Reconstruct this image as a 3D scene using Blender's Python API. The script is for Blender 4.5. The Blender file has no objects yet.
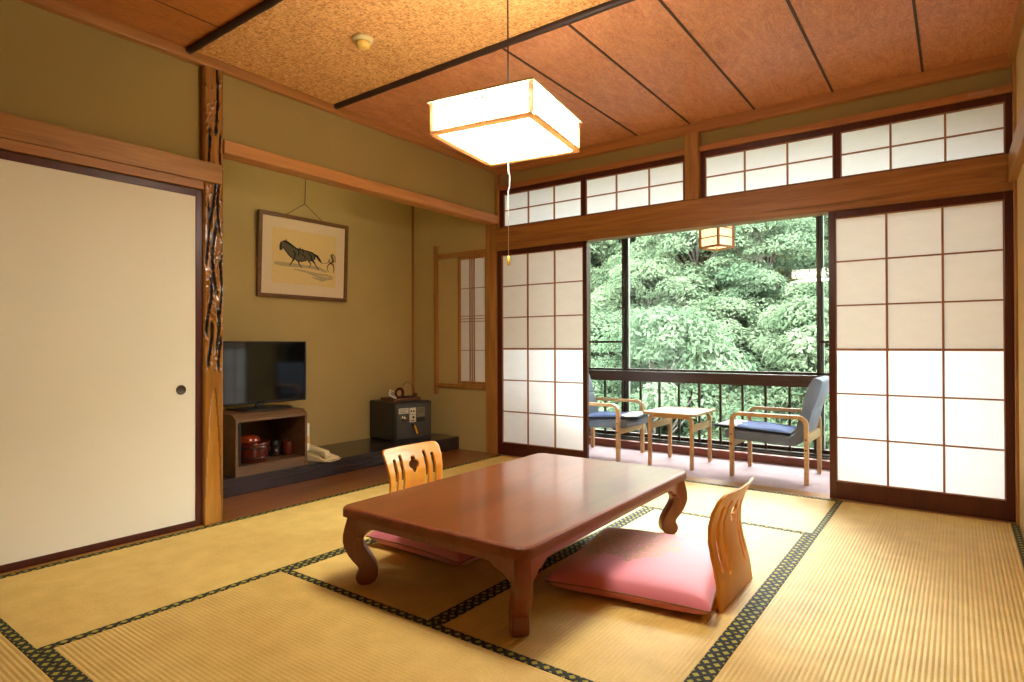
SKY, SUN, EXPO = 33.0, 14.0, 0.0
import bpy, math, random
from mathutils import Vector, Matrix
PI = math.pi
S = bpy.context.scene
COL = S.collection
random.seed(7)

# ------------------------------------------------------------------ helpers
def lin(c):
    c = c / 255.0
    return c / 12.92 if c <= 0.04045 else ((c + 0.055) / 1.055) ** 2.4
def rgb(r, g, b): return (lin(r), lin(g), lin(b), 1.0)

class MB:
    """collects shapes; build() links them as one mesh object"""
    def __init__(s): s.v = []; s.f = []; s.m = []; s.s = []; s.uv = {}
    def face(s, idx, m=0, smooth=False): s.f.append(tuple(idx)); s.m.append(m); s.s.append(smooth)
    def box(s, x0, x1, y0, y1, z0, z1, m=0, M=None):
        i = len(s.v)
        p = [(x0,y0,z0),(x1,y0,z0),(x1,y1,z0),(x0,y1,z0),(x0,y0,z1),(x1,y0,z1),(x1,y1,z1),(x0,y1,z1)]
        if M is not None: p = [tuple(M @ Vector(q)) for q in p]
        s.v += p
        for q in ((3,2,1,0),(4,5,6,7),(0,1,5,4),(1,2,6,5),(2,3,7,6),(3,0,4,7)): s.face([i+k for k in q], m)
        return s
    def prism(s, poly, plane, t0, t1, m=0, M=None, smooth=False):
        """extrude polygon (a,b) in plane along third axis"""
        n = len(poly); i = len(s.v)
        def P(a, b, t):
            q = {'XY': (a,b,t), 'XZ': (a,t,b), 'YZ': (t,a,b)}[plane]
            return tuple(M @ Vector(q)) if M is not None else q
        s.v += [P(a,b,t0) for a,b in poly] + [P(a,b,t1) for a,b in poly]
        s.face([i+k for k in range(n)][::-1], m); s.face([i+n+k for k in range(n)], m)
        for k in range(n):
            l = (k+1) % n
            s.face([i+k, i+l, i+n+l, i+n+k], m, smooth)
        return s
    def lathe(s, prof, c=(0,0,0), n=24, m=0, M=None, smooth=True, closed=True):
        i = len(s.v); k = len(prof)
        for r, z in prof:
            for a in range(n):
                t = 2*PI*a/n
                q = Vector((c[0]+r*math.cos(t), c[1]+r*math.sin(t), c[2]+z))
                s.v.append(tuple(M @ q) if M is not None else tuple(q))
        for a in range(k-1):
            for b in range(n):
                d = (b+1) % n
                s.face([i+a*n+b, i+a*n+d, i+(a+1)*n+d, i+(a+1)*n+b], m, smooth)
        if closed:
            s.face([i+b for b in range(n)][::-1], m); s.face([i+(k-1)*n+b for b in range(n)], m)
        return s
    def tube(s, path, r, n=8, m=0, closed=False, smooth=True):
        pts = [Vector(p) for p in path]; N = len(pts); i = len(s.v)
        rr = r if hasattr(r, '__len__') else [r]*N
        up = None
        for k in range(N):
            if closed: t = pts[(k+1) % N] - pts[k-1]
            else: t = pts[min(k+1,N-1)] - pts[max(k-1,0)]
            t.normalize()
            if up is None:
                up = Vector((0,0,1)) if abs(t.z) < .9 else Vector((1,0,0))
            up = (up - t*up.dot(t)).normalized(); w = t.cross(up)
            for a in range(n):
                q = 2*PI*a/n
                s.v.append(tuple(pts[k] + (up*math.cos(q) + w*math.sin(q))*rr[k]))
        for k in range(N if closed else N-1):
            l = (k+1) % N
            for a in range(n):
                b = (a+1) % n
                s.face([i+k*n+a, i+k*n+b, i+l*n+b, i+l*n+a], m, smooth)
        if not closed:
            s.face([i+a for a in range(n)][::-1], m); s.face([i+(N-1)*n+a for a in range(n)], m)
        return s
    def ribbon(s, path, t, w0, w1, plane='XZ', m=0, smooth=True):
        """thick strip following a 2D path; t = thickness (number or list), spans w0..w1 on the third axis"""
        N = len(path); tt = t if hasattr(t, '__len__') else [t]*N
        L = []; R = []
        for k in range(N):
            a = path[max(k-1,0)]; b = path[min(k+1,N-1)]
            dx, dz = b[0]-a[0], b[1]-a[1]; l = math.hypot(dx, dz); nx, nz = -dz/l, dx/l
            L.append((path[k][0]+nx*tt[k]/2, path[k][1]+nz*tt[k]/2)); R.append((path[k][0]-nx*tt[k]/2, path[k][1]-nz*tt[k]/2))
        def P(a, b, c): return {'XZ': (a,c,b), 'YZ': (c,a,b), 'XY': (a,b,c)}[plane]
        i = len(s.v)
        for k in range(N):
            s.v += [P(*L[k], w0), P(*L[k], w1), P(*R[k], w1), P(*R[k], w0)]
        for k in range(N-1):
            for a in range(4):
                b = (a+1) % 4
                s.face([i+k*4+a, i+k*4+b, i+k*4+4+b, i+k*4+4+a], m, smooth and a in (0,2))
        s.face([i, i+1, i+2, i+3][::-1], m); e = i+(N-1)*4; s.face([e, e+1, e+2, e+3], m)
        return s
    def grid(s, fn, nu, nv, m=0, smooth=True, flip=False, closed_u=False):
        i = len(s.v)
        for a in range(nu+1):
            for b in range(nv+1): s.v.append(tuple(fn(a/nu, b/nv)))
        for a in range(nu):
            for b in range(nv):
                q = [i+a*(nv+1)+b, i+(a+1)*(nv+1)+b, i+(a+1)*(nv+1)+b+1, i+a*(nv+1)+b+1]
                s.face(q[::-1] if flip else q, m, smooth)
        return s
    def mesh(s, name, mats):
        me = bpy.data.meshes.new(name); me.from_pydata(s.v, [], s.f)
        me.polygons.foreach_set('material_index', s.m); me.polygons.foreach_set('use_smooth', s.s)
        for m in (mats if isinstance(mats, (list, tuple)) else [mats]): me.materials.append(m)
        me.update(); return me
    def build(s, name, mats, parent=None, bevel=0, seg=2, loc=None, fix=True):
        me = s.mesh(name, mats)
        if fix:
            import bmesh
            bm = bmesh.new(); bm.from_mesh(me); bmesh.ops.recalc_face_normals(bm, faces=bm.faces); bm.to_mesh(me); bm.free()
        o = bpy.data.objects.new(name, me); COL.objects.link(o)
        if parent is not None: o.parent = parent
        if loc is not None: o.location = loc
        if bevel:
            b = o.modifiers.new('Bevel', 'BEVEL'); b.width = bevel; b.segments = seg; b.limit_method = 'ANGLE'; b.angle_limit = math.radians(40)
        return o

def tag(o, label, cat, group=None, kind=None):
    o['label'] = label; o['category'] = cat
    if group: o['group'] = group
    if kind: o['kind'] = kind
    return o
def empty(name, loc, rz=0, label=None, cat=None, group=None, kind=None):
    o = bpy.data.objects.new(name, None); COL.objects.link(o); o.empty_display_size = .1
    o.location = loc; o.rotation_euler = (0, 0, rz)
    if label: tag(o, label, cat, group, kind)
    return o
def copy_tree(o, parent=None):
    c = o.copy(); COL.objects.link(c)
    if parent is not None: c.parent = parent
    for ch in list(o.children): copy_tree(ch, c)
    return c
def struct(name, mb, mats, label, cat, bevel=0, parent=None):
    o = mb.build(name, mats, parent, bevel)
    return tag(o, label, cat, kind='structure')

# ------------------------------------------------------------------ materials
def nt(name):
    m = bpy.data.materials.new(name); m.use_nodes = True
    n = m.node_tree; n.nodes.clear()
    out = n.nodes.new('ShaderNodeOutputMaterial'); b = n.nodes.new('ShaderNodeBsdfPrincipled')
    n.links.new(b.outputs[0], out.inputs[0])
    return m, n, b, out
def node(n, t, **kw):
    x = n.nodes.new(t)
    for k, v in kw.items():
        if k in x.inputs: x.inputs[k].default_value = v
        else: setattr(x, k, v)
    return x
def coords(n, scale=(1,1,1), rot=(0,0,0), src='Object'):
    tc = node(n, 'ShaderNodeTexCoord'); mp = node(n, 'ShaderNodeMapping')
    mp.inputs['Scale'].default_value = scale; mp.inputs['Rotation'].default_value = rot
    n.links.new(tc.outputs[src], mp.inputs[0]); return mp.outputs[0]
def ramp(n, fac, stops):
    r = node(n, 'ShaderNodeValToRGB'); e = r.color_ramp.elements
    while len(e) < len(stops): e.new(.5)
    for k, (p, c) in enumerate(stops): e[k].position = p; e[k].color = c
    n.links.new(fac, r.inputs[0]); return r.outputs[0]
def bump(n, b, h, strength=.2, dist=.01):
    x = node(n, 'ShaderNodeBump'); x.inputs['Strength'].default_value = strength; x.inputs['Distance'].default_value = dist
    n.links.new(h, x.inputs['Height']); n.links.new(x.outputs[0], b.inputs['Normal'])
def math_n(n, op, a, b=None, c=None):
    x = node(n, 'ShaderNodeMath', operation=op)
    for k, v in enumerate((a, b, c)):
        if v is None: continue
        if isinstance(v, (int, float)): x.inputs[k].default_value = v
        else: n.links.new(v, x.inputs[k])
    return x.outputs[0]
def plain(name, c, rough=.5, metal=0, spec=.5, coat=0):
    m, n, b, o = nt(name)
    b.inputs['Base Color'].default_value = c; b.inputs['Roughness'].default_value = rough
    b.inputs['Metallic'].default_value = metal; b.inputs['Specular IOR Level'].default_value = spec
    b.inputs['Coat Weight'].default_value = coat
    ns = node(n, 'ShaderNodeTexNoise', Scale=40.0, Detail=3.0); n.links.new(coords(n), ns.inputs['Vector'])
    mx = node(n, 'ShaderNodeMix', data_type='RGBA', blend_type='MULTIPLY'); mx.inputs['Factor'].default_value = .12
    mx.inputs[6].default_value = c; n.links.new(ns.outputs['Color'], mx.inputs[7])
    hs = node(n, 'ShaderNodeHueSaturation', Saturation=1.0, Value=1.06); n.links.new(mx.outputs[2], hs.inputs['Color'])
    n.links.new(hs.outputs[0], b.inputs['Base Color'])
    return m
def wood(name, c1, c2, axis='X', scale=1.0, rough=.45, coat=0, spec=.5, c3=None, stretch=14):
    m, n, b, o = nt(name)
    sc = [stretch*scale]*3; sc['XYZ'.index(axis)] = .9*scale
    v = coords(n, tuple(sc))
    ns = node(n, 'ShaderNodeTexNoise', Scale=1.6, Detail=5.0, Roughness=.6, Distortion=.9); n.links.new(v, ns.inputs['Vector'])
    sc2 = [170*scale]*3; sc2['XYZ'.index(axis)] = 5*scale
    f = node(n, 'ShaderNodeTexNoise', Scale=1.0, Detail=2.0); n.links.new(coords(n, tuple(sc2)), f.inputs['Vector'])
    fac = math_n(n, 'ADD', math_n(n, 'MULTIPLY', ns.outputs[0], .75), math_n(n, 'MULTIPLY', f.outputs[0], .25))
    st = [(.32, c1), (.62, c2)]
    if c3: st = [(.3, c1), (.5, c2), (.68, c3)]
    n.links.new(ramp(n, fac, st), b.inputs['Base Color'])
    b.inputs['Roughness'].default_value = rough; b.inputs['Coat Weight'].default_value = coat; b.inputs['Coat Roughness'].default_value = .12
    b.inputs['Specular IOR Level'].default_value = spec
    bump(n, b, f.outputs[0], .06, .004)
    return m
def plaster(name, c, var=.9, sc=220):
    m, n, b, o = nt(name)
    a = node(n, 'ShaderNodeTexNoise', Scale=2.2, Detail=3.0); n.links.new(coords(n), a.inputs['Vector'])
    d = node(n, 'ShaderNodeTexNoise', Scale=float(sc), Detail=3.0); n.links.new(coords(n), d.inputs['Vector'])
    c2 = tuple(x*var for x in c[:3]) + (1,)
    fac = math_n(n, 'ADD', math_n(n, 'MULTIPLY', a.outputs[0], .6), math_n(n, 'MULTIPLY', d.outputs[0], .4))
    n.links.new(ramp(n, fac, [(.35, c2), (.65, c)]), b.inputs['Base Color'])
    b.inputs['Roughness'].default_value = .9; b.inputs['Specular IOR Level'].default_value = .2
    bump(n, b, d.outputs[0], .25, .002)
    return m
def fabric(name, c1, c2, sc=500, rough=.85, sheen=.2):
    m, n, b, o = nt(name)
    d = node(n, 'ShaderNodeTexNoise', Scale=float(sc), Detail=2.0); n.links.new(coords(n), d.inputs['Vector'])
    e = node(n, 'ShaderNodeTexNoise', Scale=6.0, Detail=3.0); n.links.new(coords(n), e.inputs['Vector'])
    fac = math_n(n, 'ADD', math_n(n, 'MULTIPLY', d.outputs[0], .5), math_n(n, 'MULTIPLY', e.outputs[0], .5))
    n.links.new(ramp(n, fac, [(.35, c1), (.65, c2)]), b.inputs['Base Color'])
    b.inputs['Roughness'].default_value = rough; b.inputs['Sheen Weight'].default_value = sheen
    b.inputs['Specular IOR Level'].default_value = .2
    bump(n, b, d.outputs[0], .3, .002)
    return m
def emit(name, c, strength, base=(.8,.8,.8,1)):
    m, n, b, o = nt(name)
    b.inputs['Base Color'].default_value = base; b.inputs['Roughness'].default_value = .6
    b.inputs['Emission Color'].default_value = c; b.inputs['Emission Strength'].default_value = strength
    return m
def paper(name, c, trans=.5, mixin=None):
    m, n, b, o = nt(name); n.nodes.remove(b)
    ns = node(n, 'ShaderNodeTexNoise', Scale=9.0, Detail=6.0, Roughness=.7); n.links.new(coords(n, (1,1,2.5)), ns.inputs['Vector'])
    col = ramp(n, ns.outputs[0], [(.3, tuple(x*.95 for x in c[:3])+(1,)), (.7, c)])
    d = node(n, 'ShaderNodeBsdfDiffuse'); t = node(n, 'ShaderNodeBsdfTranslucent')
    n.links.new(col, d.inputs[0]); n.links.new(col, t.inputs[0])
    mx = node(n, 'ShaderNodeMixShader'); mx.inputs[0].default_value = trans
    n.links.new(d.outputs[0], mx.inputs[1]); n.links.new(t.outputs[0], mx.inputs[2]); n.links.new(mx.outputs[0], o.inputs[0])
    return m
def glass(name):
    m, n, b, o = nt(name); n.nodes.remove(b)
    t = node(n, 'ShaderNodeBsdfTransparent'); t.inputs[0].default_value = (.95,.98,.96,1)
    g = node(n, 'ShaderNodeBsdfGlossy'); g.inputs['Roughness'].default_value = .02
    fr = node(n, 'ShaderNodeFresnel', IOR=1.35)
    mx = node(n, 'ShaderNodeMixShader'); n.links.new(fr.outputs[0], mx.inputs[0])
    n.links.new(t.outputs[0], mx.inputs[1]); n.links.new(g.outputs[0], mx.inputs[2]); n.links.new(mx.outputs[0], o.inputs[0])
    return m

M = {}
M['keyaki_X'] = wood('beam_wood_x', rgb(128,80,34), rgb(172,118,60), 'X', 1.0, .4)
M['keyaki_Y'] = wood('beam_wood_y', rgb(134,88,34), rgb(176,124,58), 'Y', 1.0, .4)
M['keyaki_Z'] = wood('beam_wood_z', rgb(136,88,38), rgb(176,124,62), 'Z', 1.0, .4)
M['lintel'] = wood('lintel_wood', rgb(172,112,56), rgb(198,138,78), 'Y', .8, .45)
M['mold_Y'] = wood('molding_wood_y', rgb(148,96,46), rgb(176,120,62), 'Y', .8, .45)
M['mold_X'] = wood('molding_wood_x', rgb(150,92,42), rgb(178,116,58), 'X', .8, .45)
M['darkframe'] = wood('dark_lacquered_wood', rgb(58,20,14), rgb(82,32,20), 'Z', 1.0, .3, spec=.5)
M['lattice'] = wood('lattice_wood', rgb(136,84,42), rgb(164,108,60), 'Z', 1.0, .5)
M['plaster'] = plaster('khaki_plaster', rgb(158,135,80))
M['plaster_alcove'] = plaster('alcove_plaster', rgb(190,168,112))
M['plaster_right'] = plaster('right_plaster', rgb(200,172,118))
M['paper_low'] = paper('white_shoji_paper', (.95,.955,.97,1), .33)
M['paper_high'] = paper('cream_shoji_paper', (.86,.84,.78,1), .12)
M['paper_transom'] = paper('transom_paper', (.95,.93,.92,1), .42)
M['paper_alcove'] = paper('alcove_paper', (.74,.66,.58,1), .22)
M['fusuma'] = plaster('fusuma_paper', (.84,.80,.64,1), .965, 500)
M['glass'] = glass('window_glass')
M['alum'] = plain('bronze_aluminium', rgb(58,44,34), .35, .6)
M['alum_grey'] = plain('grey_track_metal', rgb(78,78,70), .5, .2)
M['carpet'] = fabric('pink_carpet', rgb(150,124,130), rgb(176,150,156), 700)
M['skirt'] = wood('skirting_wood', rgb(112,52,34), rgb(140,70,46), 'X', 1.0, .35)
M['railwood'] = wood('rail_wood', rgb(46,26,18), rgb(70,40,28), 'X', 1.0, .35)
M['birch'] = wood('bent_birch', rgb(172,130,84), rgb(190,150,104), 'X', .8, .4)
M['birch_Z'] = wood('birch_upright', rgb(204,156,98), rgb(222,178,120), 'Z', .8, .4)
M['chairgrey'] = fabric('blue_grey_upholstery', rgb(92,102,120), rgb(114,126,145), 500)
M['zaisu'] = wood('amber_plywood', rgb(188,114,8), rgb(208,138,16), 'Z', .5, .42, coat=.12)
M['tabletop'] = wood('table_top_lacquer', rgb(96,48,20), rgb(118,62,28), 'Y', .5, .34, coat=.9, spec=.25, c3=rgb(132,74,38), stretch=5)
M['tableedge'] = wood('table_edge_wood', rgb(104,50,26), rgb(126,66,36), 'Y', .8, .5, spec=.3)
M['tablewood'] = wood('table_leg_wood', rgb(104,46,28), rgb(128,62,38), 'Z', .8, .35, coat=.25)
M['black'] = plain('black_plastic', rgb(22,22,24), .35)
M['cord'] = plain('dark_cord', rgb(30,26,22), .6)
M['screen'] = plain('dark_screen', rgb(12,12,14), .06, 0, .6)
M['bezel'] = plain('black_bezel', rgb(20,20,22), .25)
M['silver'] = plain('silver_edge', rgb(110,116,124), .3, .7)
M['cabinet'] = wood('walnut_laminate', rgb(84,56,34), rgb(118,84,54), 'Y', 1.0, .45)
M['cabinet_in'] = wood('walnut_inside', rgb(66,40,24), rgb(92,60,38), 'Y', 1.0, .5)
M['slab'] = wood('dark_alcove_slab', rgb(34,25,27), rgb(54,42,47), 'Y', .8, .25, coat=.3)
M['alcovefloor'] = wood('alcove_board', rgb(108,60,22), rgb(138,82,34), 'Y', .7, .3, coat=.2)
M['cream'] = plain('cream_plastic', rgb(226,210,164), .4)
M['white'] = plain('white_plastic', rgb(232,228,214), .4)
M['yellow'] = plain('yellow_plastic', rgb(232,168,32), .4)
M['safe'] = plain('dark_grey_enamel', rgb(44,42,40), .38)
M['safedoor'] = plain('grey_door_enamel', rgb(66,64,62), .35)
M['chrome'] = plain('chrome', rgb(210,210,205), .18, 1)
M['label'] = plain('white_label', rgb(214,208,192), .6)
M['labelgrey'] = plain('grey_label', rgb(120,112,100), .6)
M['ink'] = plain('black_ink', rgb(40,36,32), .8)
M['inkmid'] = plain('mid_ink', rgb(96,86,70), .8)
M['inkgrey'] = plain('grey_ink', rgb(180,162,124), .8)
M['lacred'] = plain('red_lacquer', rgb(86,24,13), .18, 0, .5, .6)
M['lacorange'] = plain('orange_lacquer', rgb(132,48,18), .16, 0, .5, .6)
M['lacdark'] = plain('dark_lacquer', rgb(40,26,20), .2, 0, .5, .5)
M['picframe'] = wood('picture_frame_wood', rgb(92,60,34), rgb(122,84,50), 'Y', 1.0, .4)
M['mount'] = plain('picture_mount', rgb(226,206,178), .8)
M['sheet'] = plain('aged_paper', rgb(226,198,138), .8)
M['bark'] = plain('dark_bark_beam', rgb(48,28,20), .55)
M['joint'] = plain('dark_joint', rgb(66,40,24), .6)
M['lampwood'] = wood('pale_lamp_wood', rgb(236,214,176), rgb(244,226,192), 'X', 1.0, .5)
def glow_wood(name, c, t):
    m, n, b, o = nt(name); n.nodes.remove(b)
    d = node(n, 'ShaderNodeBsdfDiffuse'); d.inputs[0].default_value = c; tr = node(n, 'ShaderNodeBsdfTranslucent'); tr.inputs[0].default_value = t
    ns = node(n, 'ShaderNodeTexNoise', Scale=1.0); n.links.new(coords(n, (4,60,60)), ns.inputs['Vector'])
    n.links.new(ramp(n, ns.outputs[0], [(.3, tuple(x*.85 for x in c[:3])+(1,)), (.7, c)]), d.inputs[0])
    mx = node(n, 'ShaderNodeAddShader'); n.links.new(d.outputs[0], mx.inputs[0]); n.links.new(tr.outputs[0], mx.inputs[1]); n.links.new(mx.outputs[0], o.inputs[0])
    return m
M['lampglow'] = glow_wood('thin_pale_lamp_wood', rgb(232,206,164), (.11,.085,.058,1))
M['brownwood'] = wood('brown_tray_wood', rgb(92,56,38), rgb(118,76,52), 'Y', 1.0, .45)
M['post'] = wood('lacquered_post', rgb(122,76,22), rgb(156,102,34), 'Z', 1.0, .2, coat=.8)
M['postface'] = wood('post_cut_face', rgb(156,102,32), rgb(180,126,48), 'Z', 1.0, .25, coat=.6)
M['postgroove'] = plain('post_groove', rgb(28,16,10), .3, 0, .5, .4)
M['pull'] = plain('dark_bronze_pull', rgb(74,62,50), .4, .5)
M['detector'] = plain('cream_detector', rgb(214,196,140), .45)
M['lamp_bottom'] = emit('lamp_diffuser', (1,.935,.80,1), 63.0)
M['lamp_side'] = emit('lamp_paper', (1,.92,.77,1), 44.0)
M['lantern'] = emit('lantern_paper', (1,.74,.40,1), 1.3)
M['lamp_top'] = emit('lamp_top_paper', (1,.92,.77,1), 13.0)
M['strip'] = plain('pale_strip', rgb(176,128,96), .6)
M['tube'] = emit('lit_tube', (1,.86,.52,1), 30.0)
M['litcap'] = plain('lamplit_yellow_cap', rgb(226,186,92), .4)

def tatami_mat_material():
    m, n, b, o = nt('woven_rush')
    a = node(n, 'ShaderNodeTexNoise', Scale=1.0, Detail=4.0); n.links.new(coords(n, (9,9,9)), a.inputs['Vector'])
    d = node(n, 'ShaderNodeTexNoise', Scale=1.0, Detail=2.0); n.links.new(coords(n, (260,260,260)), d.inputs['Vector'])
    fac = math_n(n, 'ADD', math_n(n, 'MULTIPLY', a.outputs[0], .5), math_n(n, 'MULTIPLY', d.outputs[0], .5))
    n.links.new(ramp(n, fac, [(.34, rgb(194,161,86)), (.66, rgb(217,187,108))]), b.inputs['Base Color'])
    b.inputs['Roughness'].default_value = .55; b.inputs['Specular IOR Level'].default_value = .35
    bump(n, b, d.outputs[0], .15, .001)
    return m
M['rush'] = tatami_mat_material()
def heri_material():
    m, n, b, o = nt('patterned_border_cloth')
    tc = node(n, 'ShaderNodeTexCoord'); sp = node(n, 'ShaderNodeSeparateXYZ'); n.links.new(tc.outputs['UV'], sp.inputs[0])
    def dia(uoff, voff, c):
        u = math_n(n, 'ABSOLUTE', math_n(n, 'SUBTRACT', math_n(n, 'FRACT', math_n(n, 'ADD', math_n(n, 'DIVIDE', sp.outputs[0], .0435), uoff)), .5))
        w = math_n(n, 'ABSOLUTE', math_n(n, 'SUBTRACT', sp.outputs[1], voff))
        s = math_n(n, 'ADD', math_n(n, 'MULTIPLY', u, 1.0), math_n(n, 'MULTIPLY', w, .75))
        return math_n(n, 'LESS_THAN', s, c)
    k = math_n(n, 'MAXIMUM', dia(0, .5, .27), math_n(n, 'MAXIMUM', dia(.5, 0.0, .15), dia(.5, 1.0, .15)))
    mx = node(n, 'ShaderNodeMix', data_type='RGBA'); n.links.new(k, mx.inputs[0])
    mx.inputs[6].default_value = rgb(36,38,34); mx.inputs[7].default_value = rgb(156,146,52)
    n.links.new(mx.outputs[2], b.inputs['Base Color']); b.inputs['Roughness'].default_value = .75; b.inputs['Specular IOR Level'].default_value = .25
    return m
M['heri'] = heri_material()
def ajiro_material():
    m, n, b, o = nt('woven_bamboo')
    v = coords(n, (58,58,58))
    ck = node(n, 'ShaderNodeTexChecker', Scale=1.0); n.links.new(v, ck.inputs['Vector'])
    x = node(n, 'ShaderNodeTexNoise', Scale=1.0, Detail=2.0); n.links.new(coords(n, (32,140,60)), x.inputs['Vector'])
    y = node(n, 'ShaderNodeTexNoise', Scale=1.0, Detail=2.0); n.links.new(coords(n, (140,32,60)), y.inputs['Vector'])
    mx = node(n, 'ShaderNodeMix', data_type='FLOAT'); n.links.new(ck.outputs['Fac'], mx.inputs[0])
    n.links.new(x.outputs[0], mx.inputs[2]); n.links.new(y.outputs[0], mx.inputs[3])
    n.links.new(ramp(n, mx.outputs[0], [(.33, rgb(166,108,54)), (.47, rgb(216,156,88)), (.68, rgb(242,194,126))]), b.inputs['Base Color'])
    b.inputs['Roughness'].default_value = .6; bump(n, b, mx.outputs[0], .5, .004)
    return m
M['ajiro'] = ajiro_material()
def veneer_material(name, c1, c2, c3):
    m, n, b, o = nt(name)
    ns = node(n, 'ShaderNodeTexNoise', Scale=1.3, Detail=3.0, Distortion=2.5); n.links.new(coords(n, (7,2.2,1)), ns.inputs['Vector'])
    w = math_n(n, 'SINE', math_n(n, 'MULTIPLY', ns.outputs[0], 70.0))
    f = node(n, 'ShaderNodeTexNoise', Scale=1.0, Detail=3.0); n.links.new(coords(n, (120,40,1)), f.inputs['Vector'])
    fac = math_n(n, 'ADD', math_n(n, 'ADD', math_n(n, 'MULTIPLY', w, .08), math_n(n, 'MULTIPLY', f.outputs[0], .5)), math_n(n, 'MULTIPLY', ns.outputs[0], .45))
    n.links.new(ramp(n, fac, [(.3, c1), (.5, c2), (.7, c3)]), b.inputs['Base Color'])
    b.inputs['Roughness'].default_value = .36; b.inputs['Specular IOR Level'].default_value = .6; bump(n, b, w, .04, .002)
    return m
M['veneer'] = veneer_material('ceiling_veneer', rgb(172,106,66), rgb(200,132,86), rgb(214,152,104))
M['plank'] = veneer_material('ceiling_plank', rgb(158,92,36), rgb(180,110,46), rgb(194,124,58))
def zabuton_material(name, gold):
    m, n, b, o = nt(name)
    tc = node(n, 'ShaderNodeTexCoord')
    d = node(n, 'ShaderNodeTexNoise', Scale=60.0, Detail=5.0, Distortion=2.0); n.links.new(tc.outputs['Object'], d.inputs['Vector'])
    ln = node(n, 'ShaderNodeVectorMath', operation='LENGTH'); mp = node(n, 'ShaderNodeMapping')
    mp.inputs['Location'].default_value = (.10,-.06,-.03); mp.inputs['Scale'].default_value = (1.0,.85,.3)
    n.links.new(tc.outputs['Object'], mp.inputs[0]); n.links.new(mp.outputs[0], ln.inputs[0])
    big = node(n, 'ShaderNodeTexNoise', Scale=12.0, Detail=3.0); n.links.new(tc.outputs['Object'], big.inputs['Vector'])
    rad = math_n(n, 'ADD', ln.outputs['Value'], math_n(n, 'MULTIPLY', math_n(n, 'SUBTRACT', big.outputs[0], .5), .22))
    mask = math_n(n, 'MULTIPLY', math_n(n, 'LESS_THAN', rad, .19), math_n(n, 'GREATER_THAN', d.outputs[0], .48))
    mx = node(n, 'ShaderNodeMix', data_type='RGBA'); n.links.new(math_n(n, 'MULTIPLY', mask, gold*1.2), mx.inputs[0])
    mx.inputs[6].default_value = rgb(206,112,128); mx.inputs[7].default_value = rgb(150,112,58)
    n.links.new(mx.outputs[2], b.inputs['Base Color']); b.inputs['Roughness'].default_value = .6; b.inputs['Sheen Weight'].default_value = .3
    s = node(n, 'ShaderNodeTexNoise', Scale=600.0); n.links.new(tc.outputs['Object'], s.inputs['Vector']); bump(n, b, s.outputs[0], .15, .001)
    return m
M['zabuton'] = zabuton_material('pink_brocade', .8)
M['piping'] = plain('olive_seam', rgb(120,84,52), .7)
def pad_material():
    m, n, b, o = nt('blue_dyed_cloth')
    ns = node(n, 'ShaderNodeTexNoise', Scale=3.2, Detail=2.0, Distortion=.6); n.links.new(coords(n), ns.inputs['Vector'])
    sp = node(n, 'ShaderNodeSeparateXYZ'); n.links.new(coords(n), sp.inputs[0])
    fac = math_n(n, 'ADD', ns.outputs[0], math_n(n, 'MULTIPLY', sp.outputs[0], -1.5))
    n.links.new(ramp(n, fac, [(.64, rgb(22,58,118)), (.67, rgb(214,210,200)), (.86, rgb(170,170,172))]), b.inputs['Base Color'])
    b.inputs['Roughness'].default_value = .85
    return m
M['pad'] = pad_material()
M['navy'] = fabric('navy_cloth', rgb(20,26,44), rgb(30,38,60), 400)
def leaf_material(name, c1, c2):
    m, n, b, o = nt(name); n.nodes.remove(b)
    ns = node(n, 'ShaderNodeTexNoise', Scale=.9, Detail=4.0); n.links.new(coords(n), ns.inputs['Vector'])
    col = ramp(n, ns.outputs[0], [(.35, c1), (.65, c2)])
    d = node(n, 'ShaderNodeBsdfDiffuse'); t = node(n, 'ShaderNodeBsdfTranslucent'); n.links.new(col, d.inputs[0]); n.links.new(col, t.inputs[0])
    mx = node(n, 'ShaderNodeMixShader'); mx.inputs[0].default_value = .48
    n.links.new(d.outputs[0], mx.inputs[1]); n.links.new(t.outputs[0], mx.inputs[2]); n.links.new(mx.outputs[0], o.inputs[0])
    return m
M['leaf'] = leaf_material('green_leaves', (.054,.084,.046,1), (.120,.160,.096,1))
M['leaf2'] = leaf_material('blue_green_leaves', (.044,.074,.042,1), (.094,.132,.080,1))
M['leafy'] = leaf_material('yellow_leaves', (.12,.13,.055,1), (.18,.175,.085,1))
M['trunk'] = plain('tree_bark', rgb(58,54,46), .9)
M['soil'] = plaster('undergrowth', rgb(52,70,46), .6, 6)
M['housewall'] = plain('house_render', rgb(56,58,61), .8)
M['houseroof'] = plain('house_roof', rgb(58,70,62), .6)
M['white_plaster'] = plaster('white_ceiling_plaster', rgb(226,220,208))
M['shell'] = plaster('outer_render', rgb(170,160,140))
# ------------------------------------------------------------------ the room shell
CE = 2.49
XL, XR, YB = -3.22, .255, 4.17
struct('floor', MB().box(-4.4,.45,-1.25,4.26,-.16,-.046), M['soil'], 'sub floor under the tatami mats', 'floor')
w = MB(); w.box(-3.33,-3.25,-1.2,1.62,1.88,2.5); w.box(-3.44,-3.36,-1.2,1.62,-.05,1.88)
struct('wall_left', w, M['plaster'], 'khaki plaster wall above the cream sliding door on the left', 'wall')
struct('wall_left_alcove', MB().box(-3.315,-3.235,1.72,4.15,2.05,2.5), M['plaster'], 'hanging plaster wall above the alcove opening', 'wall')
struct('wall_alcove_back', MB().box(-4.37,-4.27,1.60,4.28,-.05,2.5), M['plaster_alcove'], 'yellow green plaster wall at the back of the alcove', 'wall')
w = MB(); w.box(-4.27,-3.685,4.18,4.27,-.05,2.5); w.box(-3.685,-3.34,4.18,4.27,-.05,.56); w.box(-3.685,-3.34,4.18,4.27,1.78,2.5)
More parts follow.
